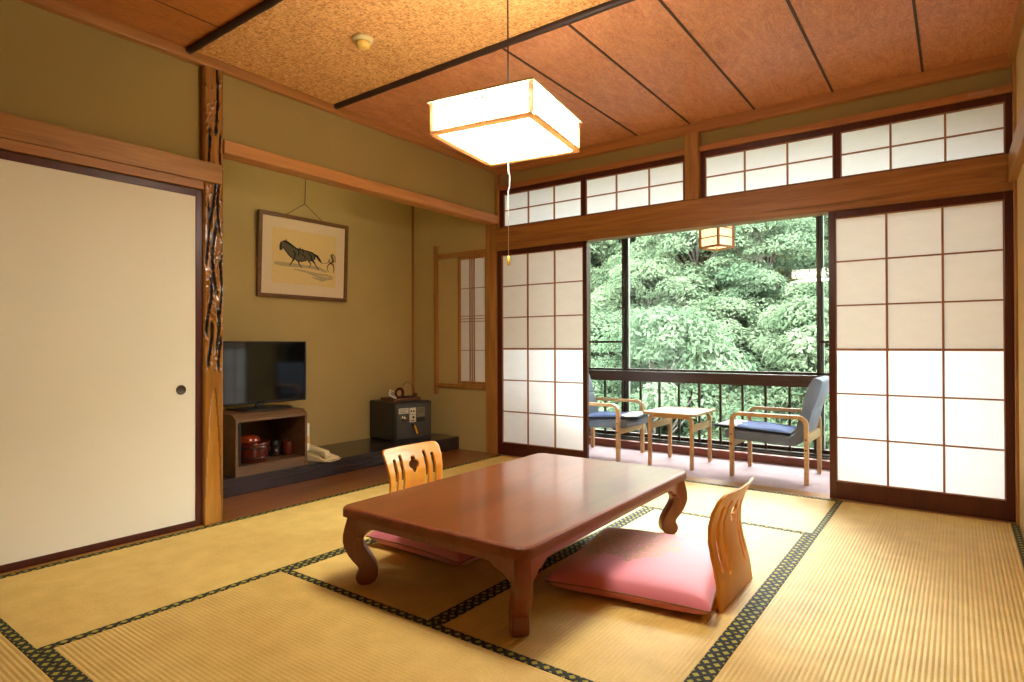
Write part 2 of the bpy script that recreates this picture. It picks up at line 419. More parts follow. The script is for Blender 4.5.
struct('wall_alcove_side', w, M['plaster_alcove'], 'far plaster side wall of the alcove around the small lattice window', 'wall')
struct('wall_alcove_near', MB().box(-4.27,-3.34,1.60,1.69,-.05,2.5), M['plaster_alcove'], 'near side wall of the alcove behind the carved post', 'wall')
struct('wall_right', MB().box(XR,XR+.1,-1.2,4.26,-.05,2.5), M['plaster_right'], 'ochre plaster wall at the right edge', 'wall')
struct('wall_front', MB().box(-3.4,.36,-1.22,-1.12,-.05,2.5), M['plaster'], 'plaster wall behind the camera', 'wall')
struct('wall_back', MB().box(-3.23,.255,4.19,4.27,2.325,2.5), M['plaster'], 'narrow khaki plaster band above the transom windows', 'wall')
# ceiling: shell, with a plank zone, a woven zone and a veneer zone below it
c = MB().box(-4.37,.36,-1.22,4.27,2.505,2.6).build('ceiling', M['plaster'])
tag(c, 'ceiling of orange planks, woven bamboo and red brown veneer', 'ceiling', kind='structure')
MB().box(-3.24,XR,-1.12,1.545,CE,2.505).build('plank_panel', M['plank'], c)
MB().box(-3.24,XR,1.545,2.455,CE,2.505).build('woven_panel', M['ajiro'], c)
MB().box(-3.24,XR,2.455,4.19,CE,2.505).build('veneer_panel', M['veneer'], c)
for X in (-2.775,-2.335,-1.893,-1.497,-1.063,-.605,-.15):
    if X > -2: MB().box(X-.006,X+.006,2.46,4.14,CE-.004,CE+.004).build('joint_strip', M['joint'], c)
for X in (-2.87,-2.42,-1.97,-1.52,-1.07,-.62,-.17):
    MB().box(X-.003,X+.003,-1.1,1.53,CE-.0015,CE+.004).build('joint_strip', M['joint'], c)
for nm, Y, lab in (('trim_1', 1.535, 'round dark bark covered ceiling beam nearest the camera'), ('trim_2', 2.455, 'round dark bark covered ceiling beam above the hanging lamp')):
    m = MB()
    pts = [(-3.215+3.46*k/60, Y, 2.480) for k in range(61)]
    m.tube(pts, [.0185*(1+.08*random.uniform(-1,1)) for _ in pts], 12)
    struct(nm, m, M['bark'], lab, 'beam')
# mouldings
struct('trim_3', MB().box(-3.25,-3.2,-1.12,4.19,2.437,CE), M['mold_Y'], 'orange wood moulding between left wall and ceiling', 'moulding', .004)
struct('trim_4', MB().box(-3.2,.245,4.135,4.2,2.423,CE), M['mold_X'], 'wood moulding between ceiling and the wall above the transoms', 'moulding', .004)
struct('trim_5', MB().box(.225,.26,-1.12,4.135,2.44,CE), M['mold_Y'], 'wood moulding between right wall and ceiling', 'moulding', .004)
# left wall timber
struct('trim_6', MB().box(-3.26,-3.19,-1.12,1.705,1.818,1.922), M['keyaki_Y'], 'wide wood rail above the cream sliding door, across the carved post', 'wood rail', .003)
struct('trim_7', MB().box(-3.30,-3.205,-1.12,1.612,1.775,1.818), M['mold_Y'], 'thin door head beam directly above the cream sliding door', 'door head', .002)
struct('trim_8', MB().box(-3.34,-3.19,-1.12,1.612,-.046,0.0), M['keyaki_Y'], 'wood threshold under the cream sliding door', 'threshold')
struct('trim_9', MB().box(-3.31,-3.2,1.722,4.15,1.998,2.068), M['lintel'], 'orange wood lintel across the top of the alcove', 'lintel', .003)
struct('trim_10', MB().box(-3.339,-3.227,4.15,4.26,-.046,2.44), M['keyaki_Z'], 'square wood post at the far corner of the alcove', 'post', .004)
struct('trim_11', MB().box(-4.268,-4.252,4.162,4.178,0,2.5), M['keyaki_Z'], 'thin wood strip in the far corner of the alcove', 'strip')
# back wall timber
struct('trim_12', MB().box(-3.227,.245,4.145,4.2,1.81,1.957), M['keyaki_X'], 'wide brown wood rail above the paper screens', 'wood rail', .003)
struct('trim_13', MB().box(-3.227,.245,4.155,4.27,1.765,1.81), M['keyaki_X'], 'thin door head beam right above the paper screens', 'door head', .003)
struct('trim_14', MB().box(-3.227,.245,4.155,4.27,2.288,2.328), M['mold_X'], 'thin wood rail on top of the transom windows', 'wood rail', .002)
struct('trim_15', MB().box(-1.537,-1.437,4.138,4.25,1.957,2.43), M['keyaki_Z'], 'short wood post between the two pairs of transom windows', 'post', .003)
struct('trim_16', MB().box(-3.227,-3.203,4.15,4.25,1.957,2.43), M['keyaki_Z'], 'narrow wood jamb left of the transom windows', 'jamb', .002)
struct('trim_17', MB().box(-3.227,.245,4.135,4.27,-.046,0.0), M['keyaki_X'], 'wood sill under the paper screens', 'sill')
struct('trim_18', MB().box(.243,.262,4.10,4.27,-.046,2.43), M['keyaki_Z'], 'narrow wood corner post at the right wall', 'post', .002)
struct('trim_19', MB().box(.222,.262,-1.12,4.14,1.80,1.945), M['keyaki_Y'], 'wood rail along the right wall', 'wood rail', .003)
# alcove floor and dark raised board
struct('floor_alcove', MB().box(-4.27,-3.19,1.62,4.18,-.046,.001), M['alcovefloor'], 'orange brown board floor of the alcove beside the tatami', 'floor')
struct('trim_20', MB().box(-4.268,-3.675,1.70,4.178,.001,.115), M['slab'], 'dark raised board in the alcove carrying television cabinet and safe', 'raised board', .004)

# ------------------------------------------------------------------ carved alcove post
def carved_post():
    X0, X1, Y0, Y1 = -3.315, -3.205, 1.613, 1.722
    grooves = [  # (z0,z1, y0 fraction, amplitude, wavelength, phase, width)
        (2.08,2.44,.62,.05,.55,0.3,.10),(1.93,2.12,.22,.05,.4,1.0,.10),(1.93,2.09,.80,.03,.3,.4,.08),
        (1.60,1.84,.45,.12,.45,1.2,.14),(1.55,1.83,.75,.10,.5,2.2,.10),(1.38,1.72,.18,.08,.5,.2,.10),
        (1.22,1.62,.55,.16,.6,2.4,.15),(1.10,1.40,.82,.08,.4,.5,.12),(1.00,1.32,.25,.12,.45,2.9,.13),
        (.92,1.16,.62,.13,.5,.8,.13),(.84,1.08,.30,.10,.4,4.2,.13),(.82,1.0,.78,.07,.35,2.0,.11),(1.28,1.5,.88,.06,.3,1.5,.09)]
    rnd = random.Random(3)
    bumps = [(rnd.uniform(.05,.97), rnd.uniform(.80,2.42), rnd.uniform(.05,.11), rnd.uniform(.004,.010)) for _ in range(130)]
    def disp(v, z):
        d = 0
        for (a,b,y0,am,wl,ph,wd) in grooves:
            if a-.03 < z < b+.03:
                cy = y0+am*math.sin(2*PI*z/wl+ph); e = min(1, max(0,(z-a+.03)/.06), 1)*min(1, max(0,(b+.03-z)/.06))
                q = (v-cy)/(wd*.56)
                if abs(q) < 1: d -= .013*e*(1-q*q)**.7
        dark = d < -.006
        for (bv,bz,br,bh) in bumps:
            q = ((v-bv)*.109)**2+(z-bz)**2; R = br*.12
            if q < R*R: d += bh*(1-q/(R*R)); 
        if z < .72:   # flat tapered face cut at the foot
            wv = .40*min(1, ((.72-z)/.62))**.5
            if abs(v-.5) < wv: d -= .006; dark = 2
        return d, dark
    NZ, NV = 420, 26
    m = MB(); i = 0; dk = {}
    for a in range(NZ+1):
        z = -.046+ (2.44+.046)*a/NZ
        for b in range(NV+1):
            v = b/NV; d, k = disp(v, z)
            rr = .012*(1-min(1,(min(v,1-v)/.09)))**2
            m.v.append((X1-rr+d, Y0+(Y1-Y0)*v, z)); dk[len(m.v)-1] = k
    for a in range(NZ):
        for b in range(NV):
            q = [a*(NV+1)+b, a*(NV+1)+b+1, (a+1)*(NV+1)+b+1, (a+1)*(NV+1)+b]
            m.face(q, 2 if dk[q[0]] == 2 and dk[q[2]] == 2 else 1 if sum(dk[t] is True for t in q) >= 2 else 0, True)
    m.box(X0, X1-.022, Y0, Y1, -.046, 2.44)
    for (ya, yb) in ((Y0, Y0+.001), (Y1-.001, Y1)): m.box(X1-.03, X1-.012, ya, yb, -.046, 2.44)
    o = m.build('trim_21', [M['post'], M['postgroove'], M['postface']], fix=False)
    tag(o, 'glossy gnarled alcove post with dark wavy grooves and knobs', 'post', kind='structure')
carved_post()

# ------------------------------------------------------------------ tatami
def uv_box(name, x0, x1, y0, y1, z0, z1, axis, parent):
    m = MB().box(x0,x1,y0,y1,z0,z1); me = m.mesh(name, M['heri'])
    uv = me.uv_layers.new(name='UVMap')
    for l in me.loops:
        p = me.vertices[l.vertex_index].co
        uv.data[l.index].uv = (p.y, (p.x-x0)/(x1-x0)) if axis == 'Y' else (p.x, (p.y-y0)/(y1-y0))
    o = bpy.data.objects.new(name, me); COL.objects.link(o); o.parent = parent; return o
def tatami(x0, x1, y0, y1, axis, label):
    g = .0008; x0 += g; x1 -= g; y0 += g; y1 -= g
    m = MB(); m.box(x0,x1,y0,y1,-.0455,-.0025)
    a0, a1, b0, b1 = (x0, x1, y0, y1) if axis == 'Y' else (y0, y1, x0, x1)
    n = int(round((a1-a0)/.0148)); k = n*6
    i = len(m.v)
    for q in range(k+1):
        a = a0+(a1-a0)*q/k; h = -.0002-.0022*abs(math.cos(PI*n*(a-a0)/(a1-a0)))**3
        for b in (b0, b1): m.v.append((a,b,h) if axis == 'Y' else (b,a,h))
    for q in range(k): m.face((i+q*2, i+q*2+2, i+q*2+3, i+q*2+1) if axis == 'Y' else (i+q*2, i+q*2+1, i+q*2+3, i+q*2+2), 0, True)
    o = m.build('tatami_mat', M['rush'], fix=False); tag(o, label, 'tatami mat', 'tatami mats on the floor')
    h = .031
    if axis == 'Y':
        uv_box('border', x0, x0+h, y0, y1, -.004, .0012, 'Y', o); uv_box('border', x1-h, x1, y0, y1, -.004, .0012, 'Y', o)
    else:
        uv_box('border', x0, x1, y0, y0+h, -.004, .0012, 'X', o); uv_box('border', x0, x1, y1-h, y1, -.004, .0012, 'X', o)
TX0, TX1, TX2, TX3, TX4 = -3.19, -2.30, -1.447, -.595, .252
tatami(TX0,TX1,.65,2.40,'Y','tatami mat along the cream sliding door, ending by the alcove cabinet')
tatami(TX0,TX1,2.40,4.135,'Y','tatami mat in front of the alcove safe, behind the left floor chair')
tatami(TX1,TX3,.65,1.515,'X','tatami mat lying crosswise in front of the low table')
tatami(TX1,TX2,1.515,3.31,'Y','tatami mat under the left half of the low table')
tatami(TX2,TX3,1.515,3.31,'Y','tatami mat under the right half of the table and the pink cushion')
tatami(TX1,TX3,3.31,4.135,'X','bright crosswise tatami mat between the low table and the veranda')
tatami(TX3,TX4,.65,2.40,'Y','tatami mat along the right wall, nearest the camera')
tatami(TX3,TX4,2.40,4.135,'Y','tatami mat right in front of the right paper screen')
tatami(TX0,-1.45,-.22,.65,'X','tatami mat showing only its corner at the bottom left of the photo')
tatami(-1.45,TX4,-.22,.65,'X','tatami mat at the very front right, outside the photo')
struct('floor_entry', MB().box(-3.19,.252,-1.12,-.222,-.046,-.001), M['rush'], 'plain rush floor behind the camera', 'floor')

# ------------------------------------------------------------------ sliding doors and transoms
def shoji(name, x0, x1, z0, z1, y, label, cat, cols, rows, st, top, bot, papers, split=None, lw=.011, yd=.03):
    root = empty(name, ((x0+x1)/2, y, z0)); tag(root, label, cat, kind='structure')
    W = (x1-x0)/2; H = z1-z0; ps = st if isinstance(st, tuple) else (st, st)
    f = MB(); f.box(-W,-W+ps[0],0,yd,0,H); f.box(W-ps[1],W,0,yd,0,H); f.box(-W+ps[0],W-ps[1],.001,yd-.001,0,bot); f.box(-W+ps[0],W-ps[1],.001,yd-.001,H-top,H)
    f.build('frame', M['darkframe'], root, .002)
    px0, px1, pz0, pz1 = -W+ps[0], W-ps[1], bot, H-top
    l = MB(); e = .006
    l.box(px0,px0+e,.006,.018,pz0,pz1); l.box(px1-e,px1,.006,.018,pz0,pz1); l.box(px0+e,px1-e,.006,.018,pz0,pz0+e); l.box(px0+e,px1-e,.006,.018,pz1-e,pz1)
    for k in range(1, cols): x = px0+(px1-px0)*k/cols; l.box(x-lw/2,x+lw/2,.007,.018,pz0+e,pz1-e)
    for k in range(1, rows):
        z = pz0+(pz1-pz0)*k/rows; t = lw*.8 if not (split and k == rows//2) else lw*1.3
        l.box(px0+e,px1-e,.0075,.0178,z-t/2,z+t/2)
    l.build('lattice', M['lattice'], root)
    p = MB()
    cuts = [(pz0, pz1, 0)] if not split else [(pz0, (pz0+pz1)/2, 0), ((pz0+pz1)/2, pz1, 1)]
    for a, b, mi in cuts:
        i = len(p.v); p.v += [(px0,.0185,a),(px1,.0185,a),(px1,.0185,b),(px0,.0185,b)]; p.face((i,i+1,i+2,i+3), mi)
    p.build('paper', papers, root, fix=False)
    return root
PP = [M['paper_low'], M['paper_high']]
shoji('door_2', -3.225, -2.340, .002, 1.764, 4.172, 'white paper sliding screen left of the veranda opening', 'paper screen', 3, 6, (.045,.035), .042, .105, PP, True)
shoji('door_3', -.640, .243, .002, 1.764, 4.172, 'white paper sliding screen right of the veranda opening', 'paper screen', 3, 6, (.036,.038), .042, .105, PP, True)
tl = ('first transom window from the alcove corner', 'second transom window from the alcove corner, left of the short post', 'transom window just right of the short post', 'transom window at the right wall')
for k, (a, b, s) in enumerate(((-3.202,-2.377,(.042,.014)),(-2.377,-1.538,(.026,.020)),(-1.436,-.592,(.030,.018)),(-.592,.242,(.020,.030)))):
    shoji('window_%d' % (k+1), a, b, 1.957, 2.288, 4.175, 'paper lattice '+tl[k], 'transom window', 3, 2, s, .040, .012, [M['paper_transom']], None, .011, .028)
def fusuma(name, y0, y1, x, label):
    root = empty(name, (x, (y0+y1)/2, 0)); tag(root, label, 'sliding door', kind='structure')
    W = (y1-y0)/2
    f = MB(); f.box(-.024,0,-W,-W+.03,.002,1.772); f.box(-.024,0,W-.032,W,.002,1.772); f.box(-.024,0,-W+.03,W-.032,.002,.034); f.box(-.024,0,-W+.03,W-.032,1.735,1.772)
    f.build('frame', M['darkframe'], root, .002)
    MB().box(-.02,-.004,-W+.03,W-.032,.034,1.735).build('panel', M['fusuma'], root)
    Mx = Matrix.Translation((-.004, W-.105, .722)) @ Matrix.Rotation(PI/2, 4, 'Y')
    MB().lathe([(.0,.0005),(.019,.0005),(.0205,.003),(.024,.0035),(.025,.001),(.025,-.002)], n=28, M=Mx, closed=False).build('door_pull', M['pull'], root)
fusuma('door_1', .73, 1.611, -3.222, 'cream paper sliding door with round dark pull on the left')
fusuma('door_4', -.16, .755, -3.256, 'second cream sliding door behind the first, outside the view')
struct('wall_left_entry', MB().box(-3.33,-3.25,-1.12,-.16,0,1.78), M['plaster'], 'plaster wall beside the second sliding door', 'wall')

# small lattice window in the alcove
root = empty('window_6', (-3.53, 4.17, .56)); tag(root, 'small lattice paper window in the far side wall of the alcove', 'window', kind='structure')
f = MB(); f.box(-.435,-.40,-.02,.01,-.07,1.315); f.box(-.40,.19,-.016,.01,1.195,1.235); f.box(-.40,.19,-.016,.01,-.002,.036)
f.build('outer_frame', M['keyaki_Z'], root, .002)
f = MB(); f.box(-.15,-.125,-.004,.02,.036,1.195); f.box(.17,.19,-.004,.02,.036,1.195); f.box(-.125,.17,-.003,.02,.036,.06); f.box(-.125,.17,-.003,.02,1.165,1.195)
f.build('sash', M['keyaki_Z'], root, .001)
f = MB()
for X in (-.012,.012,.036): f.box(X-.004,X+.004,.004,.014,.06,1.165)
for Z in (.34,.60,.625,.65,.90): f.box(-.125,.17,.0045,.0135,Z-.003,Z+.003)
f.build('lattice', M['lattice'], root)
p = MB(); p.v = [(-.125,.015,.06),(.17,.015,.06),(.17,.015,1.165),(-.125,.015,1.165)]; p.face((0,1,2,3)); p.build('paper', M['paper_alcove'], root, fix=False)

# ------------------------------------------------------------------ veranda
struct('floor_veranda', MB().box(-4.37,.40,4.27,5.14,-.16,-.004), M['carpet'], 'pink carpet floor of the veranda', 'carpet')
struct('baseboard_veranda', MB().box(-2.98,.30,5.13,5.22,-.1,.058), M['skirt'], 'reddish brown wood step under the veranda window', 'baseboard', .004)
m = MB().box(-2.98,.30,5.20,5.40,-.12,.07)
for k in range(4): m.box(-2.98,.30,5.225+.035*k,5.237+.035*k,.07,.088)
struct('trim_22', m, M['alum_grey'], 'grey metal window track on the veranda step', 'window track')
w = MB(); w.box(-4.37,-2.98,5.16,5.36,-.16,3.0); w.box(.28,.40,5.16,5.36,-.16,3.0); w.box(-2.98,.28,5.20,5.36,2.85,3.0)
struct('wall_veranda', w, M['plaster'], 'outer plaster wall around the veranda window', 'wall')
struct('wall_veranda_left', MB().box(-4.37,-4.27,4.27,5.2,-.16,3.0), M['plaster'], 'left end wall of the veranda', 'wall')
struct('wall_veranda_right', MB().box(.28,.38,4.27,5.2,-.16,3.0), M['plaster'], 'right end wall of the veranda', 'wall')
struct('ceiling_veranda', MB().box(-4.4,.42,4.19,5.38,2.93,3.05), M['white_plaster'], 'unseen raised veranda ceiling beyond the transoms', 'ceiling')  # unseen; raised and whitened so more daylight reaches the transom paper
struct('wall_back_upper', MB().box(-4.4,.42,4.19,4.27,2.5,2.95), M['white_plaster'], 'unseen white wall above the transoms on the veranda side', 'wall')  # unseen, added to close the gap below the raised veranda ceiling
root = empty('window_5', (-1.35, 5.30, .088)); tag(root, 'large veranda window with dark frame looking on the wooded hillside', 'window', kind='structure')  # its unseen top is heightened to let sky light onto the transoms
def wx(x0,x1,y0,y1,z0,z1,m=0,mb=None): mb.box(x0+1.35,x1+1.35,y0-5.30,y1-5.30,z0-.088,z1-.088,m)
f = MB()
for a, b in ((-2.98,-2.945),(-2.582,-2.553),(-.897,-.873),(.24,.28)): wx(a,b,5.285,5.33,.088,2.85,0,f)
wx(-2.98,.28,5.285,5.33,.088,.115,0,f); wx(-2.98,.28,5.285,5.33,2.81,2.85,0,f)
wx(-2.945,-2.582,5.29,5.325,.965,.985,0,f); wx(-.873,.24,5.29,5.325,.955,.975,0,f); wx(-2.98,.28,5.285,5.335,.702,.722,0,f)
f.build('frame', M['alum'], root)
f = MB(); wx(-2.553,-2.527,5.315,5.35,.088,2.83,0,f); wx(-.873,-.851,5.315,5.35,.088,2.83,0,f)
f.build('rear_stile', M['alum_grey'], root)
f = MB(); wx(-2.98,.28,5.3085,5.3115,.1,2.83,0,f); f.build('glass', M['glass'], root)
# safety rail
root = empty('railing', (-1.35, 5.26, .06), 0, 'dark wood safety rail with thin upright bars inside the veranda window', 'railing')
MB().box(-1.63,1.63,-.02,.018,.545,.64).build('rail_board', M['railwood'], root, .003)
for k in range(-1, 17):
    x = -2.754+.1845*k
    if x < .2: MB().box(x+1.35-.009,x+1.35+.009,0,.018,.028,.546).build('baluster', M['alum'], root)

# hanging lantern on the veranda
root = empty('lantern', (-1.515, 4.77, 1.695), math.radians(-22), 'small square lit paper lantern hanging from the veranda ceiling', 'lantern')
a = .088
m = MB()
for sx in (-1,1):
    for sy in (-1,1): m.box(sx*a-.008,sx*a+.008,sy*a-.008,sy*a+.008,0,.30)
for z in (.012,.29):
    for s in (-1,1): m.box(-a,a,s*a-.006,s*a+.006,z-.008,z+.008); m.box(s*a-.006,s*a+.006,-a,a,z-.008,z+.008)
m.build('frame', M['keyaki_Z'], root)
m = MB()
for z in (.085,.155,.225):
    for s in (-1,1): m.box(-a,a,s*a-.005,s*a+.005,z-.0035,z+.0035); m.box(s*a-.005,s*a+.005,-a,a,z-.0035,z+.0035)
m.build('lattice', M['keyaki_X'], root)
MB().box(-a+.008,a-.008,-a+.008,a-.008,.016,.285).build('paper', M['lantern'], root)
MB().lathe([(.0,-.012),(.007,-.01),(.009,-.004),(.006,.004),(.004,.016)], n=12).build('knob', M['yellow'], root)
MB().tube([(0,0,.285),(0,0,1.235)], .004, 8).build('cord', M['cord'], root)
# ------------------------------------------------------------------ pendant lamp
root = empty('pendant_lamp', (-1.48, 1.99, 1.78), math.radians(9), 'lit square paper lattice lamp hanging over the low table', 'lamp')
a, b = .2185, .2335; hh = .118
m = MB()
for s in (-1,1): m.box(-a,a,s*(b-.006)-.014,s*(b-.006)+.014,-.006,.007); m.box(s*(a-.006)-.014,s*(a-.006)+.014,-b+.02,b-.02,-.006,.007)
m.build('bottom_frame', M['lampglow'], root, .001)
for s in (-1,1):
    for t in (-1,1): MB().box(s*(a-.004)-.008,s*(a-.004)+.008,t*(b-.004)-.008,t*(b-.004)+.008,.010,hh).build('corner_post', M['lampglow'], root)
m = MB()
A, B, q = a+.014, b+.014, .03
m.box(-A,A,-B,-B+q,hh,hh+.008); m.box(-A,A,B-q,B,hh,hh+.008); m.box(-A,-A+q,-B+q,B-q,hh,hh+.008); m.box(A-q,A,-B+q,B-q,hh,hh+.008)
m.build('top_rim', M['lampwood'], root, .001)
m = MB()
for s in (-1,1):
    for f in (-.72,-.06,.06,.72):
        m.box(f*a-.003,f*a+.003,s*(b-.002)-.002,s*(b-.002)+.002,.010,hh); m.box(s*(a-.002)-.002,s*(a-.002)+.002,f*b-.003,f*b+.003,.010,hh)
    m.box(-a,a,s*(b-.002)-.0018,s*(b-.002)+.0018,.096,.101); m.box(s*(a-.002)-.0018,s*(a-.002)+.0018,-b,b,.096,.101)
m.build('lattice', M['lampwood'], root)
m = MB(); a2, b2 = a-.008, b-.008; i = 0
m.v = [(-a2,-b2,.008),(a2,-b2,.008),(a2,b2,.008),(-a2,b2,.008),(-a2,-b2,hh),(a2,-b2,hh),(a2,b2,hh),(-a2,b2,hh)]
for qd in ((0,1,5,4),(1,2,6,5),(2,3,7,6),(3,0,4,7)): m.face(qd)
m.build('paper', M['lamp_side'], root)
MB().box(-a2+.014,a2-.014,-b2+.014,b2-.014,-.002,.004).build('diffuser', M['lamp_bottom'], root)
MB().box(-a2,a2,-b2,b2,hh-.012,hh-.008).build('top_panel', M['lamp_top'], root)
m = MB(); m.tube([(0,0,hh-.01),(0,0,CE-1.78-.012)], .0032, 8); m.lathe([(.038,CE-1.78-.022),(.036,CE-1.78-.03),(.02,CE-1.78-.032)][::-1]+[(.038,CE-1.78)], n=20)
m.build('cord', M['cord'], root)
m = MB(); m.tube([(0,0,0),(.0,0,-.12),(.006,0,-.135),(.006,0,-.18),(0,0,-.20),(0,0,-.47)], .0016, 6)
pc = m.build('pull_cord', M['white'], root)
MB().lathe([(.0,-.506),(.0055,-.504),(.0062,-.485),(.0045,-.468),(.0,-.466)], n=12).build('pull_toggle', M['yellow'], pc)

# smoke detector
root = empty('smoke_detector', (-2.393, 2.0, CE), 0, 'round cream smoke detector on the woven ceiling', 'smoke detector')
MB().lathe([(.0,-.022),(.046,-.022),(.052,-.014),(.052,.0)], n=32).build('base', M['detector'], root)
MB().lathe([(.0,-.052),(.022,-.052),(.032,-.046),(.035,-.034),(.036,-.020)], n=28).build('sensor_cap', M['litcap'], root)

# ------------------------------------------------------------------ low table
TB = empty('low_table', (-1.544, 2.270, 0), math.radians(.6), 'low reddish brown lacquered table with curved legs in the room centre', 'table')
TW, TL, TZ = .4525, .7350, .312
def rrect(hx, hy, r, n=6):
    p = []
    for cx, cy, a0 in ((hx-r,hy-r,0),(-hx+r,hy-r,90),(-hx+r,-hy+r,180),(hx-r,-hy+r,270)):
        for k in range(n+1):
            t = math.radians(a0+90*k/n); p.append((cx+r*math.cos(t), cy+r*math.sin(t)))
    return p
m = MB()
levels = [(TZ-.040,.012,.045),(TZ-.038,.0,.05),(TZ-.014,.0,.05),(TZ-.006,.003,.048),(TZ-.001,.010,.042),(TZ,.016,.036)]
rings = []
for z, ins, r in levels:
    i = len(m.v); p = rrect(TW-ins, TL-ins, r); m.v += [(x,y,z) for x,y in p]; rings.append((i, len(p)))
for (i, n), (j, _) in zip(rings, rings[1:]):
    for k in range(n): l = (k+1) % n; m.face((i+k,i+l,j+l,j+k), 1, False)
m.face([rings[0][0]+k for k in range(rings[0][1])][::-1], 1); m.face([rings[-1][0]+k for k in range(rings[-1][1])])
m.build('tabletop', [M['tabletop'], M['tableedge']], TB)
def apron_poly(h):   # profile along a side from -h..h, hanging from the table top
    top = TZ-.041; p = [(-h, top), (-h, top-.088)]
    half = [(-h+.012,-.088),(-h+.035,-.086),(-h+.050,-.078),(-h+.062,-.064),(-h+.075,-.058),(-h+.092,-.054),(-h+.105,-.044),(-h+.12,-.034),(-h+.15,-.030)]
    p += [(u, top+v) for u, v in half] + [(-u, top+v) for u, v in half[::-1]] + [(h, top-.088), (h, top)]
    return p
ax, ay, at = TW-.038, TL-.038, .022
ap = MB()
for s in (-1,1):
    ap.prism(apron_poly(ax), 'XZ', s*ay-at/2, s*ay+at/2); ap.prism(apron_poly(ay-at/2-.001), 'YZ', s*ax-at/2, s*ax+at/2)
ap.build('apron', M['tablewood'], TB)
# leg profile (r outward from foot centre, z) seen from the side
prof = [(.072,.272),(.083,.235),(.090,.205),(.091,.175),(.084,.148),(.070,.120),(.052,.096),(.036,.078),(.029,.066),(.033,.054),(.040,.042),(.041,.027),(.035,.012),(.024,.002),(.006,.000),
        (-.016,.003),(-.034,.014),(-.043,.032),(-.044,.052),(-.038,.078),(-.022,.108),(-.004,.135),(.010,.158),(.014,.178),(.006,.196),(-.010,.208),(-.020,.222),(-.022,.272)]
for sx, sy in ((-1,-1),(1,-1),(1,1),(-1,1)):
    ang = math.atan2(sy, sx); R = Matrix.Translation((sx*.372, sy*.655, 0)) @ Matrix.Rotation(ang, 4, 'Z')
    m = MB(); m.prism(prof, 'XZ', -.029, .029, 0, R, True); m.build('leg', M['tablewood'], TB, .005, 2)

# ------------------------------------------------------------------ floor chairs
def bool_diff(o, cutter):
    md = o.modifiers.new('cut', 'BOOLEAN'); md.operation = 'DIFFERENCE'; md.object = cutter; md.solver = 'EXACT'
    dg = bpy.context.evaluated_depsgraph_get(); me = bpy.data.meshes.new_from_object(o.evaluated_get(dg), depsgraph=dg)
    o.modifiers.clear(); o.data = me; bpy.data.objects.remove(cutter); return o
def interp(tab, t):
    for (a, va), (b, vb) in zip(tab, tab[1:]):
        if t <= b: u = (t-a)/(b-a); u = u*u*(3-2*u)*.4+u*.6; return va+(vb-va)*u
    return tab[-1][1]
XP = [(0,.004),(.03,.0),(.08,-.006),(.14,-.020),(.19,-.033),(.24,-.040),(.29,-.038),(.34,-.024),(.38,-.006),(.415,.014)]
def zx(y, z): return interp(XP, z) + .020*(1-(y/.2)**2)*min(1, z/.12)
def halfw(z): return .2 - .012*math.sin(PI*min(1,max(0,(z-.05)/.30)))
def floor_chair(loc, rz, label):
    root = empty('floor_chair', loc, rz, label, 'floor chair', 'legless floor chairs')
    NU, NZ, T, Ht = 48, 56, .011, .415
    m = MB(); ids = {}
    for side in (0, 1):
        for a in range(NZ+1):
            for b in range(NU+1):
                r = .026                       # rounded top corners
                if a <= NZ-10: z = (Ht-r)*a/(NZ-10); hw = halfw(z)
                else: t = PI/2*(a-NZ+10)/10; z = Ht-r+r*math.sin(t); hw = halfw(z)-r*(1-math.cos(t))
                ztop = z; u = -1+2*b/NU; y = u*hw
                ids[side,a,b] = len(m.v); m.v.append((zx(y,ztop)+(T if side else 0), y, ztop))
    for a in range(NZ):
        for b in range(NU):
            m.face((ids[0,a,b],ids[0,a,b+1],ids[0,a+1,b+1],ids[0,a+1,b]), 0, True); m.face((ids[1,a,b],ids[1,a+1,b],ids[1,a+1,b+1],ids[1,a,b+1]), 0, True)
    for a in range(NZ):
        for b in (0, NU): m.face((ids[0,a,b],ids[1,a,b],ids[1,a+1,b],ids[0,a+1,b]))
    for b in range(NU):
        for a in (0, NZ): m.face((ids[0,a,b],ids[1,a,b],ids[1,a,b+1],ids[0,a,b+1]))
    o = m.build('backrest', M['zaisu'], root)
    c = MB()
    for yc, z0, z1 in ((-.138,.135,.352),(-.088,.115,.365),(.088,.115,.365),(.138,.135,.352)):
        hw = .0115; p = []
        for k in range(9): t = PI*k/8; p.append((yc+hw*math.cos(t), z1+hw*math.sin(t)))
        for k in range(9): t = PI+PI*k/8; p.append((yc+hw*math.cos(t), z0+hw*math.sin(t)))
        c.prism(p, 'YZ', -.2, .2)
    p = []
    for k in range(48):
        t = 2*PI*k/48; rr = .023+.015*abs(math.cos(2*t))**.6; p.append((rr*.92*math.cos(t), .318+rr*1.12*math.sin(t)))
    c.prism(p, 'YZ', -.2, .2)
    cut = c.build('cutter', M['zaisu'], root)
    bool_diff(o, cut); o.parent = root
    for pl in o.data.polygons: pl.use_smooth = abs(pl.normal.x) > .6
    # bent ply seat, tucked under the cushion
    path = [(.006,.030),(.002,.016),(-.010,.007),(-.05,.0055),(-.36,.0055)]
    MB().ribbon(path, .010, -.19, .19).build('seat', M['zaisu'], root)
    return root
floor_chair((-.690, 2.362, 0), 0, 'amber legless floor chair right of the low table, seen from its side')
floor_chair((-2.338, 2.285, 0), PI, 'amber legless floor chair behind the left edge of the low table')

